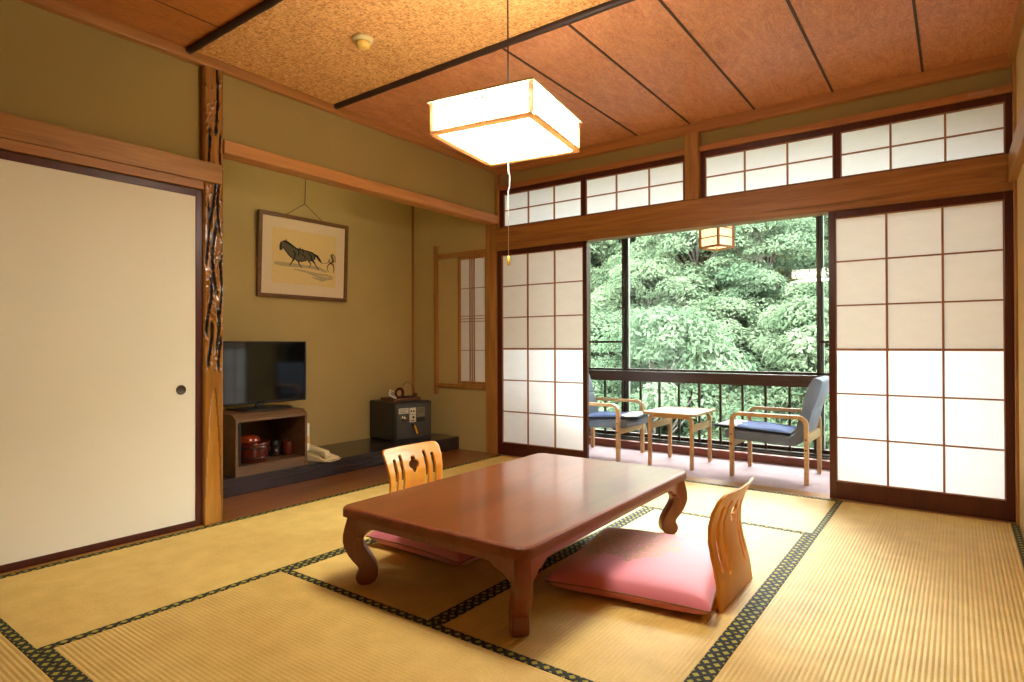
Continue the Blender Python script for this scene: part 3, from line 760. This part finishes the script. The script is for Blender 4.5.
def cushion(loc, rz, hx, hy, h, label):
    root = empty('floor_cushion', loc, rz, label, 'cushion', 'pink floor cushions')
    N = 40
    def shape(u, v, top):
        # superellipse plan with pulled corners
        x = hx*u*(1-.045*(1-u*u)*0 - .05*(1-abs(v)**2)*abs(u)**3); y = hy*v*(1-.05*(1-abs(u)**2)*abs(v)**3)
        e = max(0, (1-u**4))*max(0, (1-v**4)); k = e**.34
        z0 = .036
        wr = .0022*math.sin(3.1*u+1.7*v+1)*math.sin(2.7*v-1.3*u)*k
        return (x, y, z0+(h-z0)*k+wr) if top else (x, y, z0-(z0-.001)*min(1,k*1.5))
    m = MB()
    m.grid(lambda a, b: shape(-1+2*a, -1+2*b, True), N, N); m.grid(lambda a, b: shape(-1+2*a, -1+2*b, False), N, N, flip=True)
    o = m.build('cover', M['zabuton'], root, fix=False)
    ring = []
    for k in range(N): ring.append(shape(-1+2*k/N, -1, True))
    for k in range(N): ring.append(shape(1, -1+2*k/N, True))
    for k in range(N): ring.append(shape(1-2*k/N, 1, True))
    for k in range(N): ring.append(shape(-1, 1-2*k/N, True))
    MB().tube(ring, .0026, 6, closed=True).build('seam_piping', M['piping'], root)
    return root
cushion((-1.030, 2.335, .010), math.radians(9.0), .305, .345, .098, 'pink cushion with gold embroidery right of the table, on the floor chair')
cushion((-1.955, 2.235, .010), math.radians(-1), .30, .335, .092, 'pink cushion half hidden under the left side of the table')

# ------------------------------------------------------------------ veranda chairs and table
def arc(cx, cz, r, a0, a1, n=8): return [(cx+r*math.cos(math.radians(a0+(a1-a0)*k/n)), cz+r*math.sin(math.radians(a0+(a1-a0)*k/n))) for k in range(n+1)]
def arm_chair(loc, rz, label, padshift, padlabel, padrot):
    root = empty('armchair', loc, rz, label, 'armchair', 'veranda armchairs')
    L, Hh, r = .492, .452, .055
    path = [(0,0),(0,.2)] + arc(r, Hh-r, r, 180, 90) + [(.25,Hh-.001)] + arc(L-r, Hh-r, r, 90, 0) + [(L,.2),(L,0)]
    for s in (-1, 1):
        MB().ribbon(path, .026, s*.235-.02, s*.235+.02).build('arm_frame', M['birch'], root, .003)
    m = MB(); m.box(-.010,.012,-.215,.215,.215,.262); m.build('front_rail', M['birch'], root, .003)
    m = MB(); m.box(L-.012,L+.010,-.215,.215,.275,.335); m.build('rear_rail', M['birch'], root, .003)
    for s in (-1,1):
        for X in (0, L):
            for Z in (.235, .305): MB().lathe([(.0,.0),(.006,.0),(.006,.003),(.0,.003)], n=10, M=Matrix.Translation((X, s*.256, Z)) @ Matrix.Rotation(-s*PI/2, 4, 'X'), closed=False).build('screw_cap', M['black'], root)
    sp = [(-.065,.300),(-.05,.299),(.10,.292),(.28,.283),(.36,.280)] + arc(.375,.352,.072,-85,-8,7) + [(.462,.40),(.480,.46),(.494,.515)]
    MB().ribbon(sp, [.050,.066,.068,.068,.07]+[.072]*8+[.072,.07,.066], -.205, .205).build('seat_cushion', M['chairgrey'], root, .012, 3)
    bp = [(.491,.505),(.503,.55),(.520,.605),(.537,.655),(.553,.695),(.560,.715)]
    MB().ribbon(bp, [.066,.080,.082,.078,.066,.05], -.203, .203).build('backrest', M['chairgrey'], root, .012, 3)
    # loose cloth pad lying on the seat
    pr = empty('seat_pad', (0,0,0)); tag(pr, padlabel, 'seat pad', 'cloth seat pads on the veranda armchairs')
    c, s = math.cos(rz), math.sin(rz)
    lx, ly = .150+padshift, 0
    pr.location = (loc[0]+c*lx-s*ly, loc[1]+s*lx+c*ly, .322); pr.rotation_euler = (0, math.radians(3), rz+padrot)
    def sh(u, v, top):
        k = (max(0,1-u**6)*max(0,1-v**6))**.5
        x, y = .255*u*(1-.03*(1-v*v)), .200*v*(1-.03*(1-u*u))
        wob = .006*math.sin(5*u+2*v)*k
        return (x, y, .018+.020*k+wob*.6) if top else (x, y, .018-.015*k)
    m = MB(); m.grid(lambda a,b: sh(-1+2*a,-1+2*b,True), 24, 24); m.build('cover', M['pad'], pr, fix=False)
    m = MB(); m.grid(lambda a,b: sh(-1+2*a,-1+2*b,False), 24, 24, flip=True)
    ring = [sh(-1+2*k/20,-1,True) for k in range(20)]+[sh(1,-1+2*k/20,True) for k in range(20)]+[sh(1-2*k/20,1,True) for k in range(20)]+[sh(-1,1-2*k/20,True) for k in range(20)]
    m.tube(ring, .010, 8, closed=True); m.build('edging', M['navy'], pr, fix=False)
arm_chair((-1.315, 4.697, 0), 0, 'blue grey armchair with bent wood arms at the right of the veranda', -.03, 'blue and white cloth pad on the right veranda armchair', 0)
arm_chair((-2.232, 4.727, 0), PI, 'blue grey armchair partly behind the left paper screen on the veranda', 0, 'navy and pale cloth pad on the left veranda armchair', .15)
root = empty('side_table', (-1.790, 4.700, 0), 0, 'small square pale wood table between the two veranda armchairs', 'table')
x0, Hh, r = .168, .392, .04
path = [(-x0,0),(-x0,.2)] + arc(-x0+r, Hh-r, r, 180, 90) + arc(x0-r, Hh-r, r, 90, 0) + [(x0,.2),(x0,0)]
for s in (-1,1): MB().ribbon(path, .024, s*.205-.018, s*.205+.018).build('leg_frame', M['birch'], root, .003)
for s in (-1,1): MB().box(s*x0-.009,s*x0+.009,-.188,.188,.285,.335).build('side_rail', M['birch'], root, .002)
m = MB(); m.prism(rrect(.212,.255,.02), 'XY', .405, .424); m.build('tabletop', M['birch'], root, .003)

# ------------------------------------------------------------------ hanging picture
root = empty('framed_picture', (-4.268, 2.953, 1.322), 0, 'framed ink drawing of a walking horse hanging in the alcove', 'picture')
root.rotation_euler = (0, math.radians(2.2), 0)
PW, PH = .415, .655
m = MB()
m.box(.0,.026,-PW,PW,0,.030); m.box(.0,.026,-PW,PW,PH-.030,PH); m.box(.0,.026,-PW,-PW+.030,.03,PH-.03); m.box(.0,.026,PW-.030,PW,.03,PH-.03)
m.build('frame', M['picframe'], root, .003)
MB().box(.004,.012,-PW+.03,PW-.03,.03,PH-.03).build('mount', M['mount'], root)
SW0, SW1, SZ0, SZ1 = -.295, .300, .115, .545
MB().box(.012,.0125,SW0,SW1,SZ0,SZ1).build('sheet', M['sheet'], root)
def hp(x, y):
    u = (x-114)/(404-114); yt = 297+46*u; yb = 570+28*u; v = 1-(y-yt)/(yb-yt)
    return (SW0+(SW1-SW0)*u, SZ0+(SZ1-SZ0)*v)
def stroke(mb, pts, ws, x=.0128, mi=0):
    P = [hp(*p) for p in pts]; n = len(P); i = len(mb.v); k = .0021
    for j in range(n):
        a = P[max(0,j-1)]; b = P[min(n-1,j+1)]; dx, dy = b[0]-a[0], b[1]-a[1]; l = math.hypot(dx,dy) or 1; w = ws[j]*k/2
        mb.v.append((x, P[j][0]-dy/l*w, P[j][1]+dx/l*w)); mb.v.append((x, P[j][0]+dy/l*w, P[j][1]-dx/l*w))
    for j in range(n-1): mb.face((i+2*j,i+2*j+1,i+2*j+3,i+2*j+2), mi)
def blob(mb, pts, x, mi=0):
    P = [hp(*p) for p in pts]; i = len(mb.v); mb.v += [(x,a,b) for a,b in P]; mb.face(list(range(i,i+len(P))), mi)
d = MB()
stroke(d, [(124,474),(160,480),(210,486),(260,492),(320,500),(360,520)], [10,16,14,10,14,6], .0127, 1)
stroke(d, [(205,504),(250,514),(310,528),(360,536),(392,546)], [3,8,7,8,4], .0127, 1); stroke(d, [(270,524),(320,542),(360,552),(390,556)], [3,9,10,4], .01272, 1)
stroke(d, [(290,545),(340,560),(388,545)], [4,12,4], .0127, 1)
blob(d, [(147,372),(160,366),(176,370),(194,384),(214,402),(236,412),(262,418),(288,424),(300,440),(298,458),(284,466),(262,462),(238,466),(216,462),(200,450),(184,432),(170,412),(160,400),(156,412),(146,412)], .01290, 2)
K = .0131
stroke(d, [(160,367),(178,374),(196,388),(216,404),(240,410),(266,416),(290,424),(302,440),(300,458)], [6,9,8,7,5,5,6,7,4], K)
stroke(d, [(150,374),(148,392),(148,412)], [6,9,7], K); stroke(d, [(158,398),(170,414),(184,434),(200,452)], [3,5,5,4], K)
stroke(d, [(204,412),(212,432),(208,454)], [6,8,6], K); stroke(d, [(216,462),(240,467),(262,463)], [3,4,3], K); stroke(d, [(268,424),(284,440),(286,462)], [4,8,7], K)
stroke(d, [(236,426),(252,440),(262,456)], [3,5,3], K)
stroke(d, [(206,454),(200,468),(188,488)], [9,5,3], K); stroke(d, [(226,462),(230,478),(242,498)], [8,5,3], K)
stroke(d, [(288,458),(300,474),(308,490),(322,510)], [11,6,4,3], K); stroke(d, [(272,462),(284,480),(276,496)], [8,4,3], K)
stroke(d, [(292,428),(312,442),(324,460),(336,476)], [6,11,10,2], K); stroke(d, [(164,370),(172,360),(176,374)], [3,4,3], K)
stroke(d, [(224,402),(228,420),(226,440)], [5,7,4], K); stroke(d, [(244,404),(250,428)], [6,4], K); stroke(d, [(232,398),(236,412)], [5,7], K)
stroke(d, [(378,434),(384,446),(390,464),(378,480)], [7,11,13,8], .0129, 2); stroke(d, [(378,470),(364,486),(360,508),(372,520)], [6,4,3,2], K); stroke(d, [(388,478),(394,500),(392,524)], [7,4,3], K)
stroke(d, [(336,476),(356,476),(376,462)], [1.5,1.5,2], K); stroke(d, [(376,436),(386,430),(398,444),(400,470)], [3,5,4,3], K); stroke(d, [(374,452),(368,464),(362,474)], [3,3,2], K)
d.build('ink_drawing', [M['ink'], M['inkgrey'], M['inkmid']], root, fix=False)
m = MB(); m.tube([(.02,-.02,.84),(.02,-.02,.765)], .0022, 6); m.tube([(.02,-.02,.765),(.014,-.18,.655)], .002, 6); m.tube([(.02,-.02,.765),(.014,.15,.655)], .002, 6)
m.tube([(.02,-.02,.985),(.02,-.02,.84)], .0022, 6)
m.build('hanging_cord', M['cord'], root)
m = MB(); m.box(.0,.03,-.035,-.005,.985,1.005); m.build('hook', M['cord'], root)

# ------------------------------------------------------------------ television on its cabinet
SLAB = .115
root = empty('tv_cabinet', (-3.672, 2.309, SLAB), 0, 'open walnut cabinet under the television on the alcove board', 'cabinet')
cw, cd, ch = .2615, .43, .392
def side_poly(): return [(0,0),(-cd,0),(-cd,ch),(-.045,ch),(0,ch-.03)]
for s in (-1,1): MB().prism(side_poly(), 'XZ', s*(cw-.009)-.009, s*(cw-.009)+.009).build('side_panel', M['cabinet'], root, .001)
MB().prism([(-.003,ch-.048),(-cd,ch-.048),(-cd,ch-.002),(-.046,ch-.002),(-.003,ch-.031)], 'XZ', -cw+.018, cw-.018).build('top_panel', M['cabinet'], root)
m = MB(); m.box(-cd,-.004,-cw+.018,cw-.018,.048,.062); m.box(-.02,-.006,-cw+.018,cw-.018,0,.048); m.build('bottom_shelf', M['cabinet'], root)
MB().box(-cd,-cd+.008,-cw+.018,cw-.018,.062,ch-.048).build('back_panel', M['cabinet_in'], root)
MB().box(-.03,.004,-cw+.020,-cw+.034,.064,ch-.055).build('door_edge', M['black'], root, .002)
root = empty('television', (-3.94, 2.375, SLAB+ch), 0, 'flat black television standing on the walnut cabinet', 'television')
tw, t0, t1 = .365, .035, .472
MB().box(-.03,.006,-tw,tw,t0,t1).build('casing', M['bezel'], root, .004)
MB().box(.006,.0075,-tw+.012,tw-.012,t0+.018,t1-.012).build('screen', M['screen'], root)
MB().box(-.012,.0065,tw,tw+.006,t0+.002,t1-.002).build('edge_trim', M['silver'], root)
MB().box(-.02,.006,-.03,.03,.010,.06).build('stand_neck', M['black'], root, .004)
m = MB(); m.prism([(.10,-.19),(.12,-.16),(.12,.16),(.10,.19),(-.10,.19),(-.10,-.19)], 'XY', .0, .012); m.build('stand_base', M['black'], root, .003)
# things inside the cabinet
Z0 = SLAB+.062
root = empty('lidded_tub', (-3.80, 2.235, Z0), 0, 'red lacquered tub with domed orange lid inside the cabinet', 'tub')
MB().lathe([(.0,.004),(.088,.0),(.094,.005),(.104,.095),(.112,.118),(.112,.130),(.104,.130),(.098,.12),(.0,.118)], n=40, closed=False).build('body', M['lacred'], root)
m = MB()
for z in (.03,.10): m.lathe([(.095+.011*z/.1,z-.006),(.0985+.011*z/.1,z),(.0965+.011*z/.1,z+.006)], n=40, closed=False)
m.build('hoop', M['lacdark'], root)
MB().lathe([(.0,.182),(.03,.180),(.055,.172),(.070,.158),(.074,.142),(.072,.131),(.0,.131)], c=(.0,-.028,0), n=36, closed=False).build('lid', M['lacorange'], root)
root = empty('tea_caddy', (-3.86, 2.445, Z0), 0, 'small dark tea caddy between red tub and red cup in the cabinet', 'tea caddy')
MB().lathe([(.0,.0),(.030,.0),(.032,.004),(.032,.070),(.0,.070)], n=28, closed=False).build('body', M['lacdark'], root)
MB().lathe([(.033,.068),(.033,.10),(.028,.106),(.0,.108)], n=28, closed=False).build('lid', M['black'], root)
tag(MB().lathe([(.0,.0),(.034,.0),(.038,.006),(.042,.09),(.042,.095),(.038,.095),(.034,.012),(.0,.010)], n=32, closed=False).build('cup', M['lacred'], loc=(-3.83,2.52,Z0)), 'red lacquered cup at the right end of the cabinet shelf', 'cup')
root = empty('remote_control', (-3.722, 2.588, .205), 0, 'slim white control box fixed to the far side of the cabinet', 'remote control')
MB().box(-.03,.03,-.0178,.016,0,.195).build('case', M['white'], root, .004)
MB().box(.03,.0315,-.006,.008,.055,.105).build('yellow_mark', M['yellow'], root)
# telephone
root = empty('telephone', (-3.745, 2.735, SLAB), math.radians(15), 'cream telephone on the alcove board beside the cabinet', 'telephone')
MB().prism([(.10,0),(.10,.018),(-.09,.062),(-.10,.062),(-.10,0)], 'XZ', -.075, .085).build('base', M['cream'], root, .006)
m = MB()
Mx = Matrix.Translation((-.004,-.043,.066)) @ Matrix.Rotation(math.radians(13), 4, 'Y')
m.prism([(-.105,-.012),(-.06,-.012),(-.05,.004),(.05,.004),(.06,-.012),(.105,-.012),(.11,.004),(.09,.030),(-.09,.030),(-.11,.004)], 'XZ', -.026, .026, 0, Mx)
m.build('handset', M['cream'], root, .006)
m = MB()
for i in range(4):
    for j in range(3): 
        x = .055-.028*i; m.box(x-.009,x+.009,.010+.022*j-.007,.010+.022*j+.007,.028+.0065*i,.034+.0065*i)
m.build('keypad', M['white'], root)
m = MB(); m.tube([(.09,-.06,.018),(.125,-.07,.006),(.13,-.02,.005),(.125,.05,.005),(.10,.10,.005)], .004, 6); m.build('handset_cord', M['cream'], root)

# ------------------------------------------------------------------ safe and what lies on it
SA = math.radians(-10)
root = empty('safe', (-3.828, 3.745, SLAB), SA, 'small dark grey safe with key and labels on the alcove board', 'safe')
sw, sd, sh_ = .192, .404, .342
MB().box(-sd,-.012,-sw,sw,.012,sh_).build('body', M['safe'], root, .012, 3)
MB().box(-.012,.010,-sw+.004,sw-.004,.016,sh_-.004).build('door', M['safe'], root, .006, 3)
dr = MB().box(.010,.014,-sw+.018,sw-.018,.034,sh_-.022).build('door_panel', M['safedoor'], root, .003)
Rx = lambda y, z, x=.014: Matrix.Translation((x, y, z)) @ Matrix.Rotation(PI/2, 4, 'Y')
MB().lathe([(.0,.030),(.014,.028),(.017,.018),(.017,.010),(.024,.008),(.026,.0)], n=28, M=Rx(-.105,.205), closed=False).build('dial', M['chrome'], root)
def plate(name, y0, y1, z0, z1, mat, lines):
    p = MB().box(.014,.0152,y0,y1,z0,z1).build(name, mat, root)
    m = MB()
    for (a,b,c,d_) in lines: m.box(.0152,.0156,y0+(y1-y0)*a,y0+(y1-y0)*b,z0+(z1-z0)*c,z0+(z1-z0)*d_)
    m.build('print', M['ink'], p)
plate('label', -.155,-.055,.245,.292, M['label'], [(.08,.9,.72,.80),(.08,.7,.45,.52),(.08,.85,.2,.27)])
plate('label', -.045,.020,.165,.290, M['label'], [(.15,.4,.70,.82),(.55,.8,.70,.82),(.1,.9,.52,.55),(.45,.75,.25,.42),(.2,.8,.08,.14)])
plate('label', .030,.115,.205,.290, M['labelgrey'], [(.1,.9,.8,.84),(.1,.85,.66,.7),(.1,.9,.52,.56),(.1,.7,.38,.42)])
MB().box(.014,.0152,.030,.115,.165,.203).build('dark_label', M['black'], root)
MB().lathe([(.0,.012),(.012,.012),(.014,.0)], n=20, M=Rx(-.010,.140), closed=False).build('keyhole', M['black'], root)
Mx = Matrix.Translation((.03,-.004,.138)) @ Matrix.Rotation(math.radians(22), 4, 'X')
MB().box(-.006,.006,-.008,.008,-.080,.0,0,Mx).build('key_tag', M['yellow'], root, .003)
MB().box(-.05,.0,-.19,.19,0,.012).build('plinth', M['black'], root)
MB().box(-sd+.01,-.05,-.17,.17,0,.0125).build('plinth', M['black'], root)
zt = SLAB+sh_
root = empty('tray', (-4.02, 3.775, zt+.0005), SA, 'brown wooden tray on top of the safe', 'tray')
m = MB(); m.box(-.11,.11,-.135,.145,0,.008)
for s in (-1,1): m.box(-.11,.11,s*.135+.005-.005,s*.135+.005+.005,.008,.026); m.box(s*.105-.005,s*.105+.005,-.125,.135,.008,.026)
m.build('body', M['brownwood'], root, .002)
zt += .009
root = empty('price_card', (-4.03, 3.690, zt+.004), SA, 'tilted white card with dark print in the tray', 'card')
Mx = Matrix.Rotation(math.radians(-28), 4, 'X') @ Matrix.Rotation(math.radians(-25), 4, 'Y')
MB().box(-.002,.002,-.045,.045,0,.065,0,Mx @ Matrix.Translation((0,0,.018))).build('card', M['label'], root)
m = MB()
for a, b, c in ((-.03,.03,.060),(-.03,.015,.040)): m.box(.002,.0026,a,b,c,c+.010,0,Mx)
m.build('print', M['ink'], root)
tag(MB().tube([(.0,.045*math.cos(t),.052+.040*math.sin(t)) for t in [2*PI*k/24 for k in range(24)]], .012, 10, closed=True).build('ring_strap', M['lacred'], loc=(-4.04,3.785,zt)), 'dark red ring standing in the tray on the safe', 'ring')
root = empty('wire_bundle', (-3.955, 3.805, zt), 0, 'tangle of dark wire lying in the tray in front of the ring', 'wire')
m = MB(); rnd = random.Random(5)
pts = [(.028*math.sin(1.9*k+.4)+.006*rnd.uniform(-1,1), .055*math.cos(1.13*k), .010+.018*abs(math.sin(.9*k))) for k in range(46)]
m.tube(pts, .0035, 6); m.build('coil', M['cord'], root)
MB().tube([(-.03,-.05,.02),(-.035,-.045,.08),(-.03,-.02,.135),(-.025,.03,.155),(-.02,.075,.12),(-.01,.10,.05),(0,.105,.01)], .0022, 6).build('loop', M['cord'], root)
MB().box(-.015,.015,.075,.105,.0,.052).build('plug', M['brownwood'], root, .003)

# ------------------------------------------------------------------ tube lamp hidden behind the alcove lintel
root = empty('tube_lamp', (-3.338, 2.85, 2.20), 0, 'warm tube lamp fixed behind the lintel inside the alcove', 'lamp')
MB().box(.0,.022,-.34,.34,-.03,.05).build('housing', M['white'], root, .003)
MB().tube([(-.018,-.32,.0),(-.018,.32,.0)], .014, 12).build('tube', M['tube'], root)
for s in (-1,1): MB().box(-.034,.0,s*.325-.01,s*.325+.01,-.018,.018).build('socket', M['white'], root)

tag(MB().box(.052,.163,4.1535,4.1552,2.302,2.318).build('paper_strip', M['strip']), 'small pale strip stuck on the wood rail above the rightmost transom window', 'sticker')
# ------------------------------------------------------------------ outside: hillside, trees, a house
def ground(x, y):
    base = -7.0 + max(0, y-14)*.66 + .6*math.sin(x*.23+1)*math.sin(y*.19)
    return min(base, 20+.05*(y-50))
m = MB()
m.grid(lambda a, b: (-60+90*a, 5.9+74*b, ground(-60+90*a, 5.9+74*b)), 60, 50, smooth=True)
tag(m.build('hill', M['soil'], fix=False), 'green wooded hillside rising beyond the veranda', 'hill', kind='structure')
def tree_proto(seed, height, crown_r, nblob, leaves, size, mats):
    rnd = random.Random(seed)
    tr = MB(); path = []; x = y = 0
    for k in range(8):
        path.append((x, y, height*.8*k/7)); x += rnd.uniform(-.12,.12); y += rnd.uniform(-.12,.12)
    tr.tube(path, [.06*(1-.1*k) for k in range(8)], 8)
    blobs = []
    for k in range(nblob):
        t = rnd.random(); z = height*(.10+.90*t); R = crown_r*(math.sin(PI*min(.97,.16+.80*t))**.7); a = rnd.uniform(0, 2*PI); q = R*math.sqrt(rnd.uniform(.15,1))
        c = (q*math.cos(a), q*math.sin(a), z); blobs.append((c, rnd.uniform(.34,.78)*crown_r/2.3))
        if k % 3 == 0:
            s = path[min(7, int(7*min(1, .15+.7*t)))]
            tr.tube([s, ((s[0]+c[0])/2, (s[1]+c[1])/2, (s[2]+c[2])/2+.1), c], [.035,.022,.008], 5)
    lf = MB()
    for _ in range(leaves):
        c, r = blobs[rnd.randrange(nblob)]
        th = rnd.uniform(0, 2*PI); cz = rnd.uniform(-.35, 1); sr = math.sqrt(1-cz*cz); rad = r*(.75+.3*rnd.random())
        p = Vector((c[0]+rad*sr*math.cos(th), c[1]+rad*sr*math.sin(th), c[2]+rad*.68*cz))
        nrm = Vector((sr*math.cos(th)*.7+rnd.uniform(-.5,.5), sr*math.sin(th)*.7+rnd.uniform(-.5,.5), .55+cz*.5+rnd.uniform(-.3,.3))).normalized()
        u = nrm.cross(Vector((rnd.uniform(-1,1), rnd.uniform(-1,1), rnd.uniform(-.3,.3)))).normalized(); v = nrm.cross(u)
        l = size*rnd.uniform(.7,1.3); w = l*.42; i = len(lf.v)
        lf.v += [tuple(p-u*l*.5), tuple(p+v*w*.5-nrm*l*.06), tuple(p+u*l*.5), tuple(p-v*w*.5-nrm*l*.06)]
        lf.face((i,i+1,i+2), 0); lf.face((i,i+2,i+3), 0)
    root = empty('tree', (0,0,0))
    tr.build('trunk', M['trunk'], root, fix=False); lf.build('foliage', mats, root, fix=False)
    return root
protos = [tree_proto(1, 4.6, 2.1, 80, 30000, .135, M['leaf']), tree_proto(2, 5.4, 2.3, 95, 32000, .13, M['leaf2']), tree_proto(3, 4.2, 2.5, 90, 30000, .135, M['leaf']), tree_proto(5, 4.0, 1.7, 46, 16000, .135, M['leafy'])]
rnd = random.Random(11)
used = set(); cnt = 0
TL_ = ['pale green bushy tree on the hillside beyond the veranda window', 'blue green dense tree on the hillside beyond the veranda window', 'broad pale green tree on the hillside beyond the veranda window']
def place(k, x, y, s, label, group='trees on the hillside'):
    if k in used: o = copy_tree(protos[k])
    else: o = protos[k]; used.add(k)
    o.location = (x, y, ground(x, y)-.3); o.rotation_euler = (0, 0, rnd.uniform(0, 2*PI)); o.scale = (s, s, s*rnd.uniform(.9,1.1))
    tag(o, label, 'tree', group)
place(3, -6.0, 27.0, .62, 'single yellowish tree among the green ones on the hillside', None)
y = 17.0
while y < 58:
    x0, x1 = -.82*y-1.0, .05*y
    x = x0 + rnd.uniform(0, 2)
    while x < x1:
        xx, yy = x+rnd.uniform(-.6,.6), y+rnd.uniform(-.8,.8)
        if math.hypot(xx+6.0, yy-27) > 1.5 and not (-6.6 < xx < -2.0 and 25.2 < yy < 30):
            k = rnd.randrange(3); place(k, xx, yy, rnd.uniform(.8,1.2)*(1+.008*y), TL_[k])
        x += 2.6+.022*y
    y += 2.2+.034*y
# part of a pale house seen between the trees
hx, hy, hz = -4.75, 29.0, 3.30
root = empty('house', (hx, hy, hz-2.6), math.radians(8), 'small pale house with grey green roof half hidden among trees on the hillside', 'house')
MB().box(-.6,1.3,-.6,1.2,-1.5,2.6).build('wall', M['housewall'], root)
MB().prism([(-.95,2.6),(1.5,2.6),(.9,3.3),(.2,3.3)], 'YZ', -.8, 1.5).build('roof', M['houseroof'], root)
for X in (-.35,.5): MB().box(X,X+.6,-.63,-.58,1.6,2.2).build('window', M['alum'], root)

# ------------------------------------------------------------------ light
W = bpy.data.worlds.new('World'); S.world = W; W.use_nodes = True
n = W.node_tree; n.nodes.clear(); wo = n.nodes.new('ShaderNodeOutputWorld'); bg = n.nodes.new('ShaderNodeBackground')
bg.inputs[0].default_value = (.97,.985,1.0,1); bg.inputs[1].default_value = SKY; n.links.new(bg.outputs[0], wo.inputs[0])
pl = bpy.data.lights.new('window_daylight_portal', 'AREA'); pl.shape = 'RECTANGLE'; pl.size = 3.2; pl.size_y = 2.8; pl.cycles.is_portal = True
po = bpy.data.objects.new('window_daylight_portal', pl); COL.objects.link(po); po.location = (-1.35, 5.345, 1.46); po.rotation_euler = (math.radians(-90), 0, 0)
if SUN:
    sl = bpy.data.lights.new('sun', 'SUN'); sl.energy = SUN; sl.angle = math.radians(28); sl.color = (1,.98,.95)
    so = bpy.data.objects.new('sun', sl); COL.objects.link(so); so.rotation_euler = (math.radians(-43), 0, math.radians(14))

# ------------------------------------------------------------------ camera
yaw, pitch, roll, f = 0.634084840, 0.00611488471, -0.00280928158, 605.832954
F = Vector((-math.sin(yaw)*math.cos(pitch), math.cos(yaw)*math.cos(pitch), math.sin(pitch)))
R = Vector((math.cos(yaw), math.sin(yaw), 0)); U = R.cross(F)
R2 = R*math.cos(roll)+U*math.sin(roll); U2 = -R*math.sin(roll)+U*math.cos(roll)
cd_ = bpy.data.cameras.new('camera'); cam = bpy.data.objects.new('camera', cd_); COL.objects.link(cam)
cd_.sensor_width = 36; cd_.sensor_fit = 'HORIZONTAL'; cd_.lens = f/1024*36; cd_.clip_start = .02; cd_.clip_end = 300
cam.matrix_world = Matrix(((R2.x,U2.x,-F.x,0),(R2.y,U2.y,-F.y,0),(R2.z,U2.z,-F.z,.95),(0,0,0,1)))
S.camera = cam
vs = S.view_settings; vs.view_transform = 'Standard'; vs.look = 'None'; vs.exposure = EXPO; vs.gamma = 1; vs.use_curve_mapping = False
S.cycles.use_denoising = True
S.cycles.max_bounces = 10; S.cycles.diffuse_bounces = 6; S.cycles.transparent_max_bounces = 12
S.cycles.sample_clamp_indirect = 10
